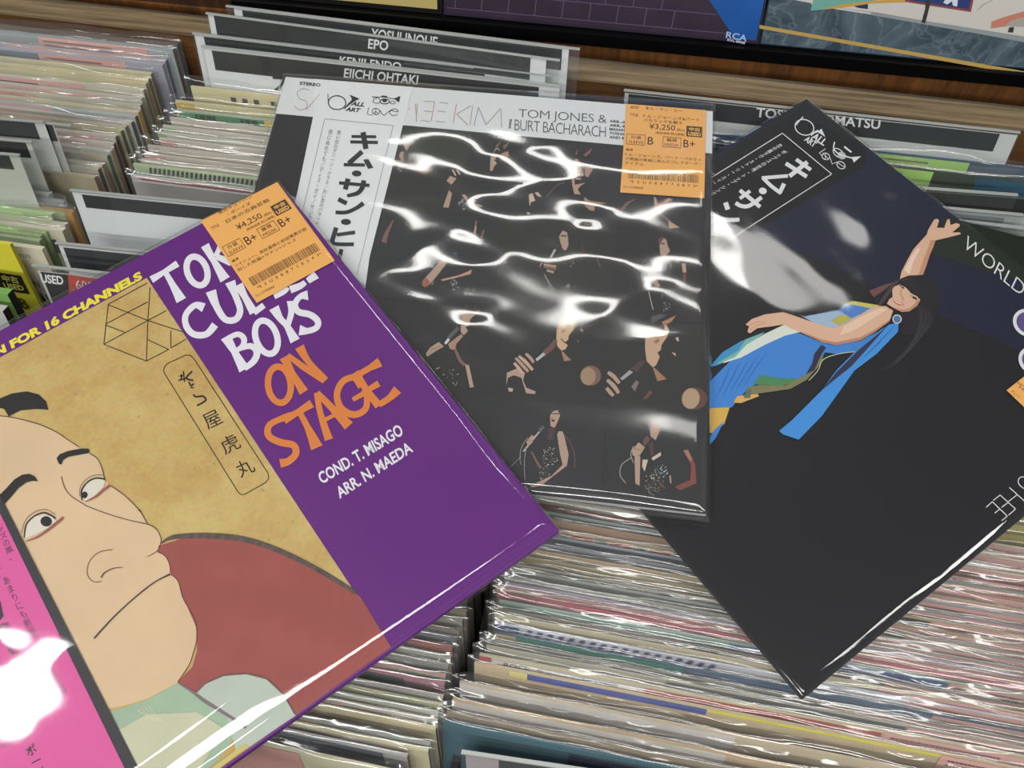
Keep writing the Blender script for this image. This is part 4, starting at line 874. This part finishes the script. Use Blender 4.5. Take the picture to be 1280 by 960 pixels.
singer('printed_singer', '', [('p', a((875, 478), (890, 490), (905, 530), (975, 490), (1010, 500), (950, 530), (960, 570), (920, 605), (880, 590)), SK), ('p', a((975, 645), (1055, 695), (980, 702)), SK), ('p', a((835, 600), (868, 560), (855, 682), (818, 680)), HR), ('p', a((635, 580), (680, 520), (760, 490), (700, 530), (650, 592)), SK2), ('p', a((890, 520), (960, 492), (940, 520)), '7d3a3e', 5), ('s', a((920, 605), (985, 650)), .8, SK)])
a = zc(660, 280, 5.565)
singer('printed_singer', '', [('p', a((215, 90), (240, 48), (272, 60), (278, 100), (282, 150), (262, 188), (240, 175), (225, 130)), SK), ('s', a((228, 85), (268, 88)), 1.4, '2a2024', 6), ('s', a((190, 180), (155, 240)), 2.4, SIL), ('s', a((80, 300), (110, 265), (150, 275)), 1.2, SK), ('s', a((110, 285), (195, 300)), 2.8, SK), ('s', a((110, 300), (195, 318)), 2.8, SK2), ('s', a((130, 325), (180, 340)), 2.8, SK), ('s', a((115, 355), (150, 420), (182, 472)), .9, 'b0a8a4'), ('s', a((372, 120), (380, 180), (370, 260)), [.5, 3, 1], HR), ('s', a((435, 200), (480, 250), (505, 310)), 1.0, SK2), ('x', a((290, 490))[0], 17, 12, 60, ['cfc6b8', '8f97a0', 'e2dcd0', '5f6468']), ('x', a((285, 265))[0], 6, 7, 14, ['b9b2ac', '77706e'])])
singer('printed_singer', '', [('p', a((910, 120), (938, 98), (962, 112), (970, 150), (988, 190), (945, 238), (920, 215)), SK), ('s', a((925, 140), (950, 140)), 1.4, '2a2024', 6), ('s', a((900, 235), (870, 290)), 2.2, '77707a'), ('s', a((845, 295), (800, 345), (815, 380)), 1.1, SK), ('p', a((855, 368), (868, 362), (922, 430), (900, 450), (850, 390)), 'a5806c'), ('s', a((830, 400), (845, 500), (870, 600)), 1.0, 'b0a8a4'), ('p', a((1068, 278), (1095, 278), (1102, 340), (1076, 340)), SK), ('p', a((1076, 345), (1102, 345), (1095, 402), (1078, 400)), '6a3a34'), ('p', a((905, 110), (930, 92), (950, 96), (925, 130), (912, 160)), '6a4248', 5), ('s', a((960, 260), (995, 290), (990, 305)), 1.2, SK), ('p', a((918, 275), (940, 290), (925, 350), (912, 330)), SK2), ('x', a((965, 575))[0], 6, 8, 24, ['cfc6b8', '8f97a0', '3c4a5a']), ('s', a((940, 450), (930, 520)), 1.6, '4a5a70')])
a = zc(680, 380, 6)
singer('printed_singer', '', [('p', a((92, 260), (95, 200), (115, 150), (160, 120), (212, 108), (238, 150), (225, 190), (185, 240), (182, 270), (155, 290), (178, 312), (160, 342), (130, 352), (100, 320)), 'c9a888'), ('p', a((160, 150), (205, 148), (192, 178), (165, 170)), '3a2c2a', 5), ('p', a((125, 215), (150, 190), (165, 200), (150, 215)), 'a07860', 5), ('s', a((128, 262), (148, 288), (172, 300)), 1.2, '6a2f2c', 6), ('p', a((200, 105), (285, 66), (252, 110), (215, 122)), 'a8806a', 5), ('p', a((130, 360), (140, 358), (205, 425), (150, 432)), 'a07860'), ('p', a((135, 110), (165, 65), (255, 58), (200, 98)), '4a4446'), ('p', a((0, 350), (75, 290), (88, 325), (0, 402)), '6a4644'), ('p', a((270, 190), (285, 188), (292, 212), (278, 208)), SK), ('p', a((245, 270), (262, 275), (258, 300)), SK2), ('e', a((350, 540))[0], 13, 12.5, 0, SK2), ('e', a((330, 545))[0], 9.5, 11, .1, 'a08268', 5)])
b = zc(500, 360, 6.4)
singer('printed_hand', '', [('s', b((1005, 528), (1040, 560), (1070, 600)), [3, 4.2, 3.4], SK), ('s', b((950, 548), (1000, 590), (1062, 660)), [3, 4.4, 3.4], 'c4a28c'), ('s', b((925, 563), (970, 610), (1025, 672)), [3, 4.2, 3.4], SK), ('s', b((912, 602), (950, 645), (985, 690)), [3, 4.2, 3], 'c4a28c'), ('p', b((855, 680), (950, 640), (1000, 680), (985, 740), (1010, 800), (1085, 830), (1080, 850), (1010, 845), (970, 720), (910, 700), (865, 720), (850, 780)), SK), ('s', b((1090, 582), (1155, 528)), 3.6, SIL, 6), ('s', b((1150, 520), (1215, 470), (1245, 420)), [4.5, 6, 5], '6a4644'), ('p', b((865, 800), (905, 805), (900, 832), (870, 830)), 'b8a890')])
singer('printed_singer', '', [('p', b((498, 215), (540, 190), (562, 212), (592, 200), (635, 175), (630, 200), (580, 235), (555, 262), (572, 290), (518, 308), (545, 345), (510, 382), (485, 352), (490, 262)), SK), ('p', b((385, 450), (490, 370), (505, 390), (452, 450), (440, 500), (400, 490)), 'a5846e'), ('s', b((470, 320), (420, 370), (385, 410)), [4, 5, 4], '5a5456'), ('s', b((392, 412), (362, 450)), 3.2, 'c9cbce', 6), ('p', b((205, 530), (240, 480), (310, 435), (352, 470), (300, 500), (220, 552)), SK), ('s', b((240, 500), (330, 465)), .7, SK2, 6), ('s', b((440, 490), (480, 580), (520, 620)), [3, 4, 4], SK2), ('p', b((520, 612), (552, 620), (590, 795), (560, 802)), SK), ('s', b((520, 310), (555, 302)), 1.0, 'e0d8d4', 6), ('s', b((545, 130), (515, 180)), 1.6, HR), ('s', b((620, 130), (590, 190)), 1.6, HR), ('x', b((400, 690))[0], 14, 6, 12, ['cfc6b8', '8f97a0']), ('s', b((285, 650), (320, 640)), 1.2, SK), ('x', b((440, 765))[0], 4, 3, 5, ['e0d8c8'])])
a = zc(480, 260, 6.4)
singer('printed_singer', '', [('p', a((305, 590), (480, 395), (520, 400), (500, 450), (380, 600), (330, 637), (305, 622)), SK), ('p', a((455, 575), (600, 540), (650, 520), (705, 495), (692, 532), (600, 555), (470, 587)), 'c0907c'), ('p', a((305, 590), (340, 560), (370, 600), (330, 637), (305, 622)), '9a5a48', 5), ('x', a((568, 620))[0], 6, 9, 26, ['e2ded4', 'c8c4b8', '8f97a0']), ('x', a((680, 660))[0], 7, 5, 14, ['b9b2ac', '77706e']), ('s', a((740, 105), (720, 210)), 1.8, '8a6a66'), ('s', a((800, 180), (770, 270)), 2.4, SK2), ('s', a((735, 150), (725, 240)), 1.4, 'd0a898'), ('x', a((575, 420))[0], 3, 10, 12, ['e8e6e0', '5f84b0']), ('s', a((380, 620), (400, 595)), .8, SK)])
singer('printed_singer', '', [('s', a((75, 100), (20, 210), (0, 280)), [1.5, 5, 7], SK2), ('s', a((0, 535), (40, 515)), [3, 1], '6a4644')])
a = zc(620, 480, 4.74)
singer('printed_singer', '', [('p', a((320, 190), (335, 165), (365, 155), (380, 190), (348, 262), (322, 250)), SK), ('p', a((328, 205), (350, 205), (345, 225), (330, 225)), '4a2024', 5), ('s', a((332, 210), (348, 210)), .7, 'eee6e0', 6), ('s', a((330, 178), (372, 178)), 1.2, '2a2024', 5), ('p', a((312, 262), (348, 258), (335, 330), (305, 335)), HR), ('p', a((253, 265), (280, 247), (287, 262), (262, 292)), '58565c'), ('s', a((256, 285), (162, 402)), 1.8, SIL), ('p', a((180, 345), (210, 305), (226, 312), (216, 350), (190, 372)), SK, 6), ('s', a((190, 335), (215, 345)), .6, SK2, 7), ('p', a((362, 300), (372, 282), (392, 282), (402, 300), (430, 420), (420, 485), (270, 600), (210, 615), (203, 605), (330, 545), (395, 480), (380, 420)), SK), ('s', a((400, 300), (440, 350), (465, 420), (465, 500)), 1.1, '6a4a42'), ('p', a((203, 400), (215, 405), (272, 500), (255, 500)), SK2), ('x', a((320, 430))[0], 11, 12, 60, ['cfc6b8', '7b84a0', 'e2dcd0', '6a5a80', 'b5a05a']), ('x', a((285, 540))[0], 7, 12, 40, ['cfc6b8', '7b84a0', 'b5a05a', '5a7060']), ('s', a((190, 320), (155, 370), (142, 430), (148, 480)), .9, '8d8a88'), ('s', a((180, 380), (168, 460), (172, 570)), .9, '8d8a88'), ('s', a((150, 430), (90, 490)), .7, '8d8a88')])
singer('printed_singer', '', [('p', a((908, 240), (928, 213), (965, 228), (975, 270), (945, 335), (915, 312)), SK), ('p', a((925, 205), (975, 225), (985, 300), (965, 330), (972, 260)), '3a2628', 5), ('s', a((918, 240), (950, 240)), 1.3, '2a2024', 5), ('p', a((868, 340), (893, 307), (913, 330), (880, 372)), '6a4644'), ('p', a((803, 395), (845, 348), (882, 378), (852, 425), (810, 428)), SK, 6), ('s', a((815, 385), (860, 395)), .6, SK2, 7), ('p', a((820, 420), (855, 430), (850, 605), (825, 590)), SK), ('p', a((868, 450), (900, 450), (880, 520), (865, 490)), 'cbb8a8'), ('p', a((920, 440), (975, 405), (978, 425), (930, 455)), 'cbb8a8'), ('p', a((905, 350), (930, 345), (935, 430), (912, 420)), HR), ('p', a((1108, 397), (1135, 390), (1180, 480), (1187, 590), (1090, 632), (1058, 610), (1150, 570), (1155, 480)), '7d3f34'), ('p', a((1108, 397), (1135, 390), (1165, 450), (1150, 460)), 'a5705c', 5), ('x', a((975, 520))[0], 9, 8, 40, ['9fb4c4', 'e2dcd0', '4a6a80']), ('x', a((935, 590))[0], 12, 15, 80, ['cfc6b8', '8a7a50', 'e2dcd0', '7a5a58']), ('s', a((1030, 545), (1035, 590)), 1.8, SK), ('s', a((800, 440), (745, 480), (735, 540), (768, 590)), 1.0, 'a09c9a'), ('s', a((815, 370), (798, 420), (815, 470)), 1.0, 'a09c9a'), ('s', a((970, 590), (1000, 620)), 3, '6a3a34')])
a = zc(680, 380, 6)
singer('printed_singer', '', [('p', a((758, 260), (780, 200), (850, 170), (918, 158), (938, 200), (922, 250), (880, 310), (877, 345), (850, 368), (868, 398), (840, 462), (815, 477), (770, 432), (758, 350)), 'c2a086'), ('p', a((835, 170), (905, 165), (900, 215), (850, 200)), '463a3c', 5), ('p', a((880, 140), (990, 88), (950, 140), (900, 162)), 'a87c62', 5), ('p', a((800, 100), (880, 75), (920, 90), (860, 120), (810, 150)), '4d5258'), ('p', a((815, 480), (825, 478), (918, 565), (850, 582)), 'a07458'), ('p', a((640, 490), (720, 430), (762, 430), (700, 512)), '4a3436'), ('p', a((570, 560), (640, 500), (668, 515), (585, 578)), '9aa0a2', 6), ('s', a((478, 515), (520, 545), (565, 598)), [4, 5.5, 4], SK), ('s', a((472, 572), (520, 615), (560, 672)), [4, 5.5, 4], SK), ('s', a((468, 632), (495, 665), (520, 692)), [4, 5, 4], SK), ('p', a((820, 290), (850, 262), (868, 275), (845, 300)), '9a6a58', 5), ('p', a((985, 255), (1005, 250), (1012, 285), (995, 278)), 'cdb0a0'), ('p', a((955, 365), (985, 372), (988, 395)), 'cdb0a0'), ('p', a((655, 620), (690, 575), (712, 590), (680, 660)), '7a6e6c'), ('p', a((740, 720), (790, 650), (815, 665), (775, 712)), '6a4038'), ('e', a((1125, 712))[0], 16.5, 14, 0, '5a3a30'), ('e', a((1100, 712))[0], 11, 13, .2, 'b09478', 5)])
p = Print(shM)
for l in (((631, 275), (626, 494)), ((770, 284), (752, 626)), ((420, 479), (886, 519)), ((450, 371), (887, 406))): p.stroke(list(l), .5, '101012', 3, False)
p.build('photo_divisions', A2)
sticker(shM, [(783, 131), (882.5, 139), (880, 249), (775, 241.7)], None, A2, '¥3,250', 'B', 'B+', [('ARTIST', .05, .16, .02, .05), ('キム・サン・ヒー', .24, .70, .015, .05), ('トム・ジョーンズ&バート', .22, .92, .10, .138), ('バカラックを歌う', .22, .70, .15, .188)],
        ['トム・ジョーンズ、バート・バカラッ', 'ク関連の楽曲に挑んだコレクターズ・', 'アイテム'], 74870, 0.0010)
def fM(u, v, x, y):
    w = min(1.0, max(0.0, (0.97 - y) / 0.45 + 0.30)) * min(1.0, 0.35 + max(0.0, x - 0.2) * 3.5) * min(1.0, 0.35 + max(0.0, y - 0.1) * 5)
    h = 0.0050 * N3(u * 6 + 1.5 * v, v * 19 - u * 4, 1.2) + 0.0014 * N3(u * 14 + 3, v * 42 + u * 12, 7.7) - 0.0013 * abs(N3(u * 9 + v * 4, v * 24 - u * 9, 3.7))
    return w * h + 0.0016 + 0.0014 * N3(u * 16, 0.4, 2.2) * max(0, (y - 0.9) / 0.1)
QMB = [(352, 92), (895, 130), (888, 652), (224, 574)]
big_film(shM, [shM.uv(q) for q in QMB], A2, 0.0018, fM, FILM_MID, 170, rr_=0.8)

# ================= purple album (left, on top)
QL = [(-243, 541), (348.5, 227), (700, 663), (-49, 1196)]
shL = Sheet(Vector((-0.24, 0.13, CAMZ - 0.4485)), nM, Vector((0.687, 0.727, 0)))
A1 = empty('record_album', 'purple and ochre album with a printed actor portrait and white and orange lettering', 'record', shL.mw, 'albums lying on top of the crate')
PUR = '611d7a'
slab('sleeve', shL, QL, 0.0055, [mat(PUR, 0.4), mat(PUR, 0.4)], A1, 0.0012)
p = Print(shL)
och = bpy.data.materials.new('aged_ochre_paper'); och.use_nodes = True; nt = och.node_tree; bb = nt.nodes['Principled BSDF']
tc = nt.nodes.new('ShaderNodeTexCoord'); n1 = nt.nodes.new('ShaderNodeTexNoise'); n1.inputs['Scale'].default_value = 22; n1.inputs['Detail'].default_value = 8; n1.inputs['Roughness'].default_value = .65
r1 = nt.nodes.new('ShaderNodeValToRGB'); r1.color_ramp.elements[0].position = .32; r1.color_ramp.elements[0].color = lin('b8924f'); r1.color_ramp.elements[1].position = .7; r1.color_ramp.elements[1].color = lin('cdb877')
v1 = nt.nodes.new('ShaderNodeTexVoronoi'); v1.inputs['Scale'].default_value = 95; r2 = nt.nodes.new('ShaderNodeValToRGB'); r2.color_ramp.elements[0].position = .05; r2.color_ramp.elements[0].color = (.55, .42, .32, 1); r2.color_ramp.elements[1].position = .11; r2.color_ramp.elements[1].color = (1, 1, 1, 1)
n2 = nt.nodes.new('ShaderNodeTexNoise'); n2.inputs['Scale'].default_value = 400
mm = nt.nodes.new('ShaderNodeMixRGB'); mm.blend_type = 'MULTIPLY'; mm.inputs[0].default_value = .5
m4 = nt.nodes.new('ShaderNodeMixRGB'); m4.blend_type = 'OVERLAY'; m4.inputs[0].default_value = .22
L = nt.links.new
for n_ in (n1, v1, n2): L(tc.outputs['Object'], n_.inputs['Vector'])
L(n1.outputs['Fac'], r1.inputs[0]); L(v1.outputs['Distance'], r2.inputs[0]); L(r1.outputs[0], mm.inputs[1]); L(r2.outputs[0], mm.inputs[2]); L(mm.outputs[0], m4.inputs[1]); L(n2.outputs['Color'], m4.inputs[2]); L(m4.outputs[0], bb.inputs['Base Color'])
bb.inputs['Roughness'].default_value = .6
p.poly([(183.5, 347.5), (489, 809), (300, 943), (-45, 1189), (-238, 560), (0, 447)], och, 1)
p.build('ochre_panel', A1)
# lettering of the right hand panel
p = Print(shL); Wt = 'e4e3ea'; OR = 'd87f3a'; Z = zc(180, 300, 3.2)
def st_(pts, w, c, sm=True): p.stroke(Z(*pts), [q / 3.2 for q in w] if isinstance(w, (list, tuple)) else w / 3.2, c, 3, sm)
st_([(30, 160), (80, 130), (135, 95)], [30, 20, 28], Wt); st_([(85, 128), (115, 180), (150, 243)], [20, 26, 44], Wt)
p.ellipse(Z((213, 125))[0], 16.2, 22.6, -.36, Wt, 3, 8.0)
st_([(244, 22), (280, 85), (325, 160)], [36, 24, 44], Wt); st_([(288, 66), (350, 92)], [22, 30], Wt); st_([(286, 66), (300, 40), (312, 8)], [18, 20, 28], Wt)
st_([(240, 272), (205, 262), (168, 300), (170, 345), (200, 378), (250, 378), (285, 340)], [38, 24, 24, 26, 26, 26, 30], Wt)
st_([(268, 205), (290, 265), (325, 318), (368, 318), (385, 280), (365, 220), (345, 168)], [44, 28, 26, 26, 26, 26, 44], Wt)
st_([(378, 180), (405, 230), (440, 292)], [40, 26, 36], Wt); st_([(440, 292), (480, 262)], [24, 24], Wt)
st_([(520, 225), (560, 205), (575, 190)], [28, 26, 20], Wt); st_([(585, 200), (625, 185), (645, 170)], [32, 26, 20], Wt); st_([(655, 165), (690, 140)], [24, 34], Wt); st_([(560, 200), (540, 150)], [20, 20], Wt)
st_([(328, 388), (362, 448), (402, 520)], [46, 26, 46], Wt); st_([(335, 395), (375, 378), (400, 395), (395, 425), (368, 445)], [20, 22, 24, 22, 18], Wt); st_([(372, 440), (425, 425), (452, 448), (440, 485), (402, 515)], [18, 24, 28, 26, 22], Wt)
p.ellipse(Z((490, 390))[0], 17.2, 25.5, -.33, Wt, 3, 8.0)
st_([(520, 272), (545, 315), (572, 345), (605, 405)], [44, 26, 24, 42], Wt); st_([(590, 245), (590, 290), (575, 345)], [38, 24, 22], Wt)
st_([(656, 222), (625, 228), (605, 258), (618, 288), (665, 300), (695, 325), (690, 352), (655, 365), (622, 362)], [40, 22, 24, 26, 26, 26, 24, 24, 44], Wt)
p.ellipse(Z((542, 580))[0], 18.3, 26.8, -.12, OR, 3, 8.2)
st_([(560, 470), (595, 535), (640, 610)], [38, 24, 40], OR); st_([(575, 462), (640, 510), (722, 566)], [20, 26, 22], OR); st_([(622, 428), (660, 490), (728, 562)], [40, 24, 26], OR)
st_([(588, 705), (540, 720), (500, 745), (500, 785), (545, 810), (598, 822), (608, 855), (580, 885), (545, 895)], [34, 24, 26, 28, 28, 28, 28, 28, 36], OR)
st_([(560, 722), (615, 690), (672, 655)], [34, 24, 34], OR); st_([(620, 685), (655, 750), (692, 832)], [22, 26, 52], OR)
st_([(692, 612), (705, 690), (740, 800)], [24, 24, 34], OR); st_([(692, 612), (750, 670), (820, 745)], [24, 28, 44], OR); st_([(715, 725), (765, 700)], [16, 16], OR)
st_([(868, 590), (840, 552), (795, 568), (772, 620), (790, 675), (840, 700), (885, 678), (892, 630), (878, 600)], [24, 26, 26, 26, 28, 28, 26, 24, 20], OR); st_([(835, 640), (885, 612)], [18, 22], OR)
st_([(845, 530), (890, 600), (940, 665)], [34, 26, 34], OR); st_([(850, 545), (900, 515), (945, 490)], [24, 24, 40], OR); st_([(888, 605), (940, 575)], [20, 26], OR); st_([(940, 660), (980, 635), (1015, 600)], [24, 26, 40], OR)
p.text('COND. T. MISAGO', (403, 606), (505.5, 543), (396, 592.5), Wt, 3, .024); p.text('ARR. N. MAEDA', (425, 624), (517, 564.5), (418.5, 611), Wt, 3, .024)
YE = 'e9dc3e'
p.text('N FOR 16 CHANNELS', (-5, 447.5), (179, 349), (-9, 437), YE, 3, .055)
p.text('TION', (-40, 466), (-9, 450), (-44, 455), YE, 3, .055)
p.build('cover_lettering', A1)
# family crest lines and signature box
p = Print(shL); LN = '3a2412'; Zc_ = zc(120, 340, 3.2)
for q in (((50, 130), (205, 45)), ((50, 130), (32, 290)), ((32, 290), (202, 357)), ((202, 357), (293, 310)), ((217, 62), (208, 195), (202, 357)), ((50, 132), (208, 195)), ((208, 195), (362, 245)), ((38, 210), (208, 120)), ((32, 290), (208, 195)), ((38, 213), (118, 243)), ((208, 195), (282, 155)), ((208, 272), (293, 312)), ((300, 235), (300, 305)), ((300, 305), (360, 270))):
    p.stroke(Zc_(*q), 1.1, LN, 3, False)
Zb = zc(120, 340, 3.2)
p.stroke(Zb((272, 385), (285, 368), (360, 333), (380, 335), (395, 352), (688, 805), (692, 825), (680, 842), (600, 888), (582, 892), (568, 880), (272, 402)), 1.1, LN, 3, False, True)
for q, w in ((((335, 420), (345, 412), (340, 432)), 1.6), (((330, 435), (365, 425)), 1.8), (((350, 398), (355, 440)), 1.6), (((385, 398), (362, 425), (390, 435)), 2.2), (((372, 440), (380, 455), (392, 448)), 2.0), (((378, 462), (392, 465)), 1.6), (((390, 490), (400, 500), (428, 498), (440, 512), (425, 525), (405, 535)), 2.2)):
    p.stroke(Zb(*q), w, '1d120c', 3)
for ch, c, s in (('屋', (462, 592), 17), ('虎', (532, 690), 18), ('丸', (592, 785), 17)):
    cx, cy = Zb(c)[0]; r = Vector((.90, -.43)) * s; u = Vector((-.50, -.87)) * s * .95
    o_ = Vector((cx, cy)) - r * .6 - u * .6 + Vector((1, 0)); p.text(ch, o_, o_ + r * 1.25, o_ + u * 1.25, '1d120c', 3, .0)
p.build('signature_and_crest', A1)
# the printed portrait
p = Print(shL)
Zf = zc(0, 460, 5.333); Zg = zc(0, 620, 4.571); Zh = zc(100, 640, 3.5556)
face = mat('d6ba96', 0.6, .06, 18)
p.poly(Zf((-400, 330), (0, 322), (100, 335), (260, 378), (380, 430), (530, 532), (600, 572), (655, 610), (690, 690), (700, 750), (740, 790), (830, 850), (935, 960)) + Zg((843, 160), (900, 200), (920, 240), (920, 275), (900, 315), (950, 350), (975, 400), (978, 445), (1020, 490), (1045, 580), (1090, 660), (1120, 720), (1125, 820), (1110, 900), (1090, 960)) + Zh((435, 760), (300, 830), (200, 860), (0, 900)) + [(-60, 900), (-100, 600)], face, 2)
p.poly(Zh((350, 150), (480, 110), (720, 125), (900, 190), (1100, 290), (1245, 375)) + [(489, 809), (454, 834), (360, 900), (260, 900), (230, 870)] + Zh((435, 765), (435, 755), (500, 690), (520, 620), (520, 520), (490, 450), (455, 370), (440, 310), (405, 275), (400, 230), (380, 195), (345, 180)), mat('9a4d48', 0.6, .08, 40), 3)
p.stroke(Zh((362, 140), (420, 112), (560, 106), (720, 120), (880, 170), (1060, 258), (1230, 362)), [1.5, 6, 7.4, 7.4, 7, 6.4, 5.5], mat('5d4f48', 0.7, .35, 300), 4)
# collar, green under robe
p.poly(Zh((435, 760), (520, 805), (650, 880), (720, 960), (600, 1120), (300, 1300), (0, 1400), (-200, 1100), (100, 900), (300, 835)), mat('9db59c', 0.6, .08, 30), 3)
p.poly(Zh((520, 805), (560, 765), (640, 730), (740, 722), (830, 745), (900, 810), (960, 905), (700, 1080), (650, 890)), mat('b5c0b4', 0.6, .06, 30), 5)
p.stroke(Zh((440, 762), (500, 800), (560, 845), (660, 905), (740, 960)), [1.5, 3.2, 4, 4, 4], '7c6a74', 6)
p.stroke(Zh((520, 805), (560, 762), (640, 728), (740, 720), (830, 742), (900, 808), (955, 900)), .9, '54605a', 7)
p.poly(Zh((120, 1000), (300, 900), (520, 890), (640, 960), (500, 1200), (200, 1280)), mat('c3c4a8', 0.6, .06, 30), 5)
for k in range(4): p.stroke(Zh((255 + k * 18, 880 - k * 4), (300 + k * 14, 905), (340 + k * 10, 930)), .7, 'ded7b0', 6)
p.poly([(232, 984), (306, 930), (312, 933), (240, 986)], 'c9b86a', 7)
H = '1b1718'; LI = '57362a'
p.poly(Zf((0, 205), (80, 172), (180, 158), (260, 178), (310, 225), (325, 280), (240, 275), (140, 285), (60, 325), (45, 300), (30, 275), (0, 268), (-80, 260), (-80, 230)), H, 4)
p.stroke(Zf((-60, 318), (50, 326), (160, 348), (270, 380), (380, 430), (460, 485), (530, 530)), 1.0, LI, 5)
p.stroke(Zf((600, 572), (650, 605), (680, 665), (700, 745)), 1.0, LI, 5); p.stroke(Zf((740, 785), (830, 850), (900, 915), (940, 965)) + Zg((800, 80), (843, 160)), 1.0, LI, 5)
p.stroke(Zf((412, 725), (430, 790), (470, 850), (560, 910)) + Zg((500, 60), (620, 105), (740, 140), (850, 165), (895, 190), (920, 240), (920, 270), (900, 315), (840, 350)), [1] * 12 + [.6], LI, 5)
p.stroke(Zg((900, 315), (950, 350), (972, 400), (975, 440)), .9, LI, 5); p.stroke(Zg((978, 448), (1020, 490), (1045, 580), (1090, 660), (1120, 720), (1125, 820), (1105, 900), (1080, 970)) + Zh((435, 757),), .9, LI, 5)
p.stroke(Zg((975, 448), (900, 485), (830, 535), (740, 610), (640, 705), (540, 815)), [2.6, 1.6, 1.8, 1.8, 2.0, 2.4], '4c3430', 5)
p.stroke(Zg((645, 308), (570, 322), (520, 365), (500, 420), (508, 465), (540, 492), (582, 490)), .8, LI, 5); p.stroke(Zg((705, 410), (650, 415), (600, 440), (580, 468)), [.6, 1.2, 1.6, 2.2], LI, 5)
p.poly(Zf((380, 605), (400, 578), (450, 558), (540, 540), (590, 540), (600, 555), (595, 570), (530, 582), (460, 595), (425, 615), (410, 648), (395, 640)), H, 6)
p.poly(Zf((-20, 870), (40, 810), (100, 745), (150, 715), (200, 708), (235, 725), (255, 758), (220, 755), (180, 765), (130, 800), (70, 870), (20, 925), (-20, 930)), H, 6)
def eye(Zq, out, lid, lower, pup, r):
    p.poly(Zq(*out), 'd9d3c6', 6); p.stroke(Zq(*lid), 1.8, H, 7); p.stroke(Zq(*lower), [1, 2.6, 3.2, 3.6], '97564f', 7); p.ellipse(Zq(pup)[0], *r, .2, H, 8)
eye(Zf, ((550, 870), (555, 815), (590, 765), (640, 742), (690, 745), (705, 760), (690, 800), (640, 850), (575, 890)), ((552, 885), (548, 820), (590, 762), (645, 738), (705, 745)), ((570, 895), (640, 862), (700, 812), (735, 785)), (568, 850), (3.8, 4.2))
p.stroke(Zf((535, 860), (540, 795), (585, 740), (640, 718), (690, 718)), .7, LI, 7)
eye(Zg, ((140, 225), (160, 160), (200, 120), (255, 105), (300, 120), (325, 145), (270, 190), (200, 225), (150, 245)), ((142, 240), (155, 165), (200, 118), (260, 98), (320, 130)), ((150, 262), (220, 235), (300, 180), (365, 125)), (268, 148), (7.2, 6.4))
p.stroke(Zg((125, 215), (150, 140), (200, 95), (265, 80), (320, 110)), .7, LI, 7)
p.build('printed_portrait', A1)
# pink paper band
p = Print(shL, 0.0010)
p.poly([(0, 617), (7.6, 633), (172, 957), (230, 1071), (-49, 1196), (-200, 700), (-60, 500)], mat('2c2a30', 0.5), 0)
p.poly([(0, 640), (155, 957), (213, 1075), (-45, 1190), (-195, 705), (-75, 500)], mat('d7569c', 0.5), 1)
ob = p.build('paper_band', A1)
p = Print(shL, 0.0010); IN = '3c3440'
sk = (.896, -.444)
p.vtext('ャズの嵐。', (1, 660), (18, 700), 10, IN, 2, 0, sk)
p.vtext('した、', (-7, 697), (4, 722), 9, IN, 2, 0, sk)
p.vtext('あまりにも斬新で刺激的な古典', (7, 722), (81, 868), 9.5, IN, 2, 0, sk)
p.vtext('見砂直照と', (5, 780), (51, 878), 17, IN, 2, .01, sk)
p.vtext('キューバン・ボーイズ', (0, 850), (62, 985), 14, IN, 2, .01, sk)
p.vtext('東京', (-25, 800), (-3, 845), 14, IN, 2, .01, sk)
p.text('CUBAN BOYS', (-19, 870), (6, 935), (-11, 866), IN, 2, 0)
p.poly([(-20, 740), (2, 752), (6, 771), (0, 778), (-15, 780)], IN, 2)
p.build('band_lettering', ob)
sticker(shL, [(251.5, 277.6), (347, 229), (419, 327), (321.5, 380)], None, A1, '¥4,250', 'B+', 'B+', [('東京キューバン', .22, .66, -.005, .03), ('・ボーイズ', .3, .6, .05, .085), ('日本の古典芸能', .24, .8, .105, .145)],
        ['リイシュー、見砂直照と前田憲男が創', '出した民謡+ラテン+ジャズ'], 10247, 0.0012)
def fL(u, v, x, y):
    c = 0.0
    # lifted crinkle towards the near left, smooth elsewhere; pillow along the lower edge
    k = max(0.0, min(1.0, (0.52 - x) / 0.25)) * max(0.0, min(1.0, (y - 0.42) / 0.3))
    c += k * (0.0035 * N3(u * 12, v * 9, 3.1) + 0.0012 * abs(N3(u * 30, v * 22, 5.5)))
    k2 = max(0.0, min(1.0, (0.5 - y) / 0.5))
    c += k2 * 0.0008 * N3(u * 30, v * 22, 9.9)
    d_ = (1 - y) * 0.33 - 0.026
    c += 0.0065 * math.exp(-(d_ / (0.02 if d_ < 0 else 0.035)) ** 2) + 0.0012 * math.exp(-((1 - x) / 0.03) ** 2) + 0.001 * math.exp(-((y) / 0.03) ** 2)
    return c
QLB = [(-252, 540), (350.5, 222.5), (705, 665), (-52, 1205)]
big_film(shL, [shL.uv(q) for q in QLB], A1, 0.0016, fL, FILM_BIG, 150, th=.0055, rr_=1.0)
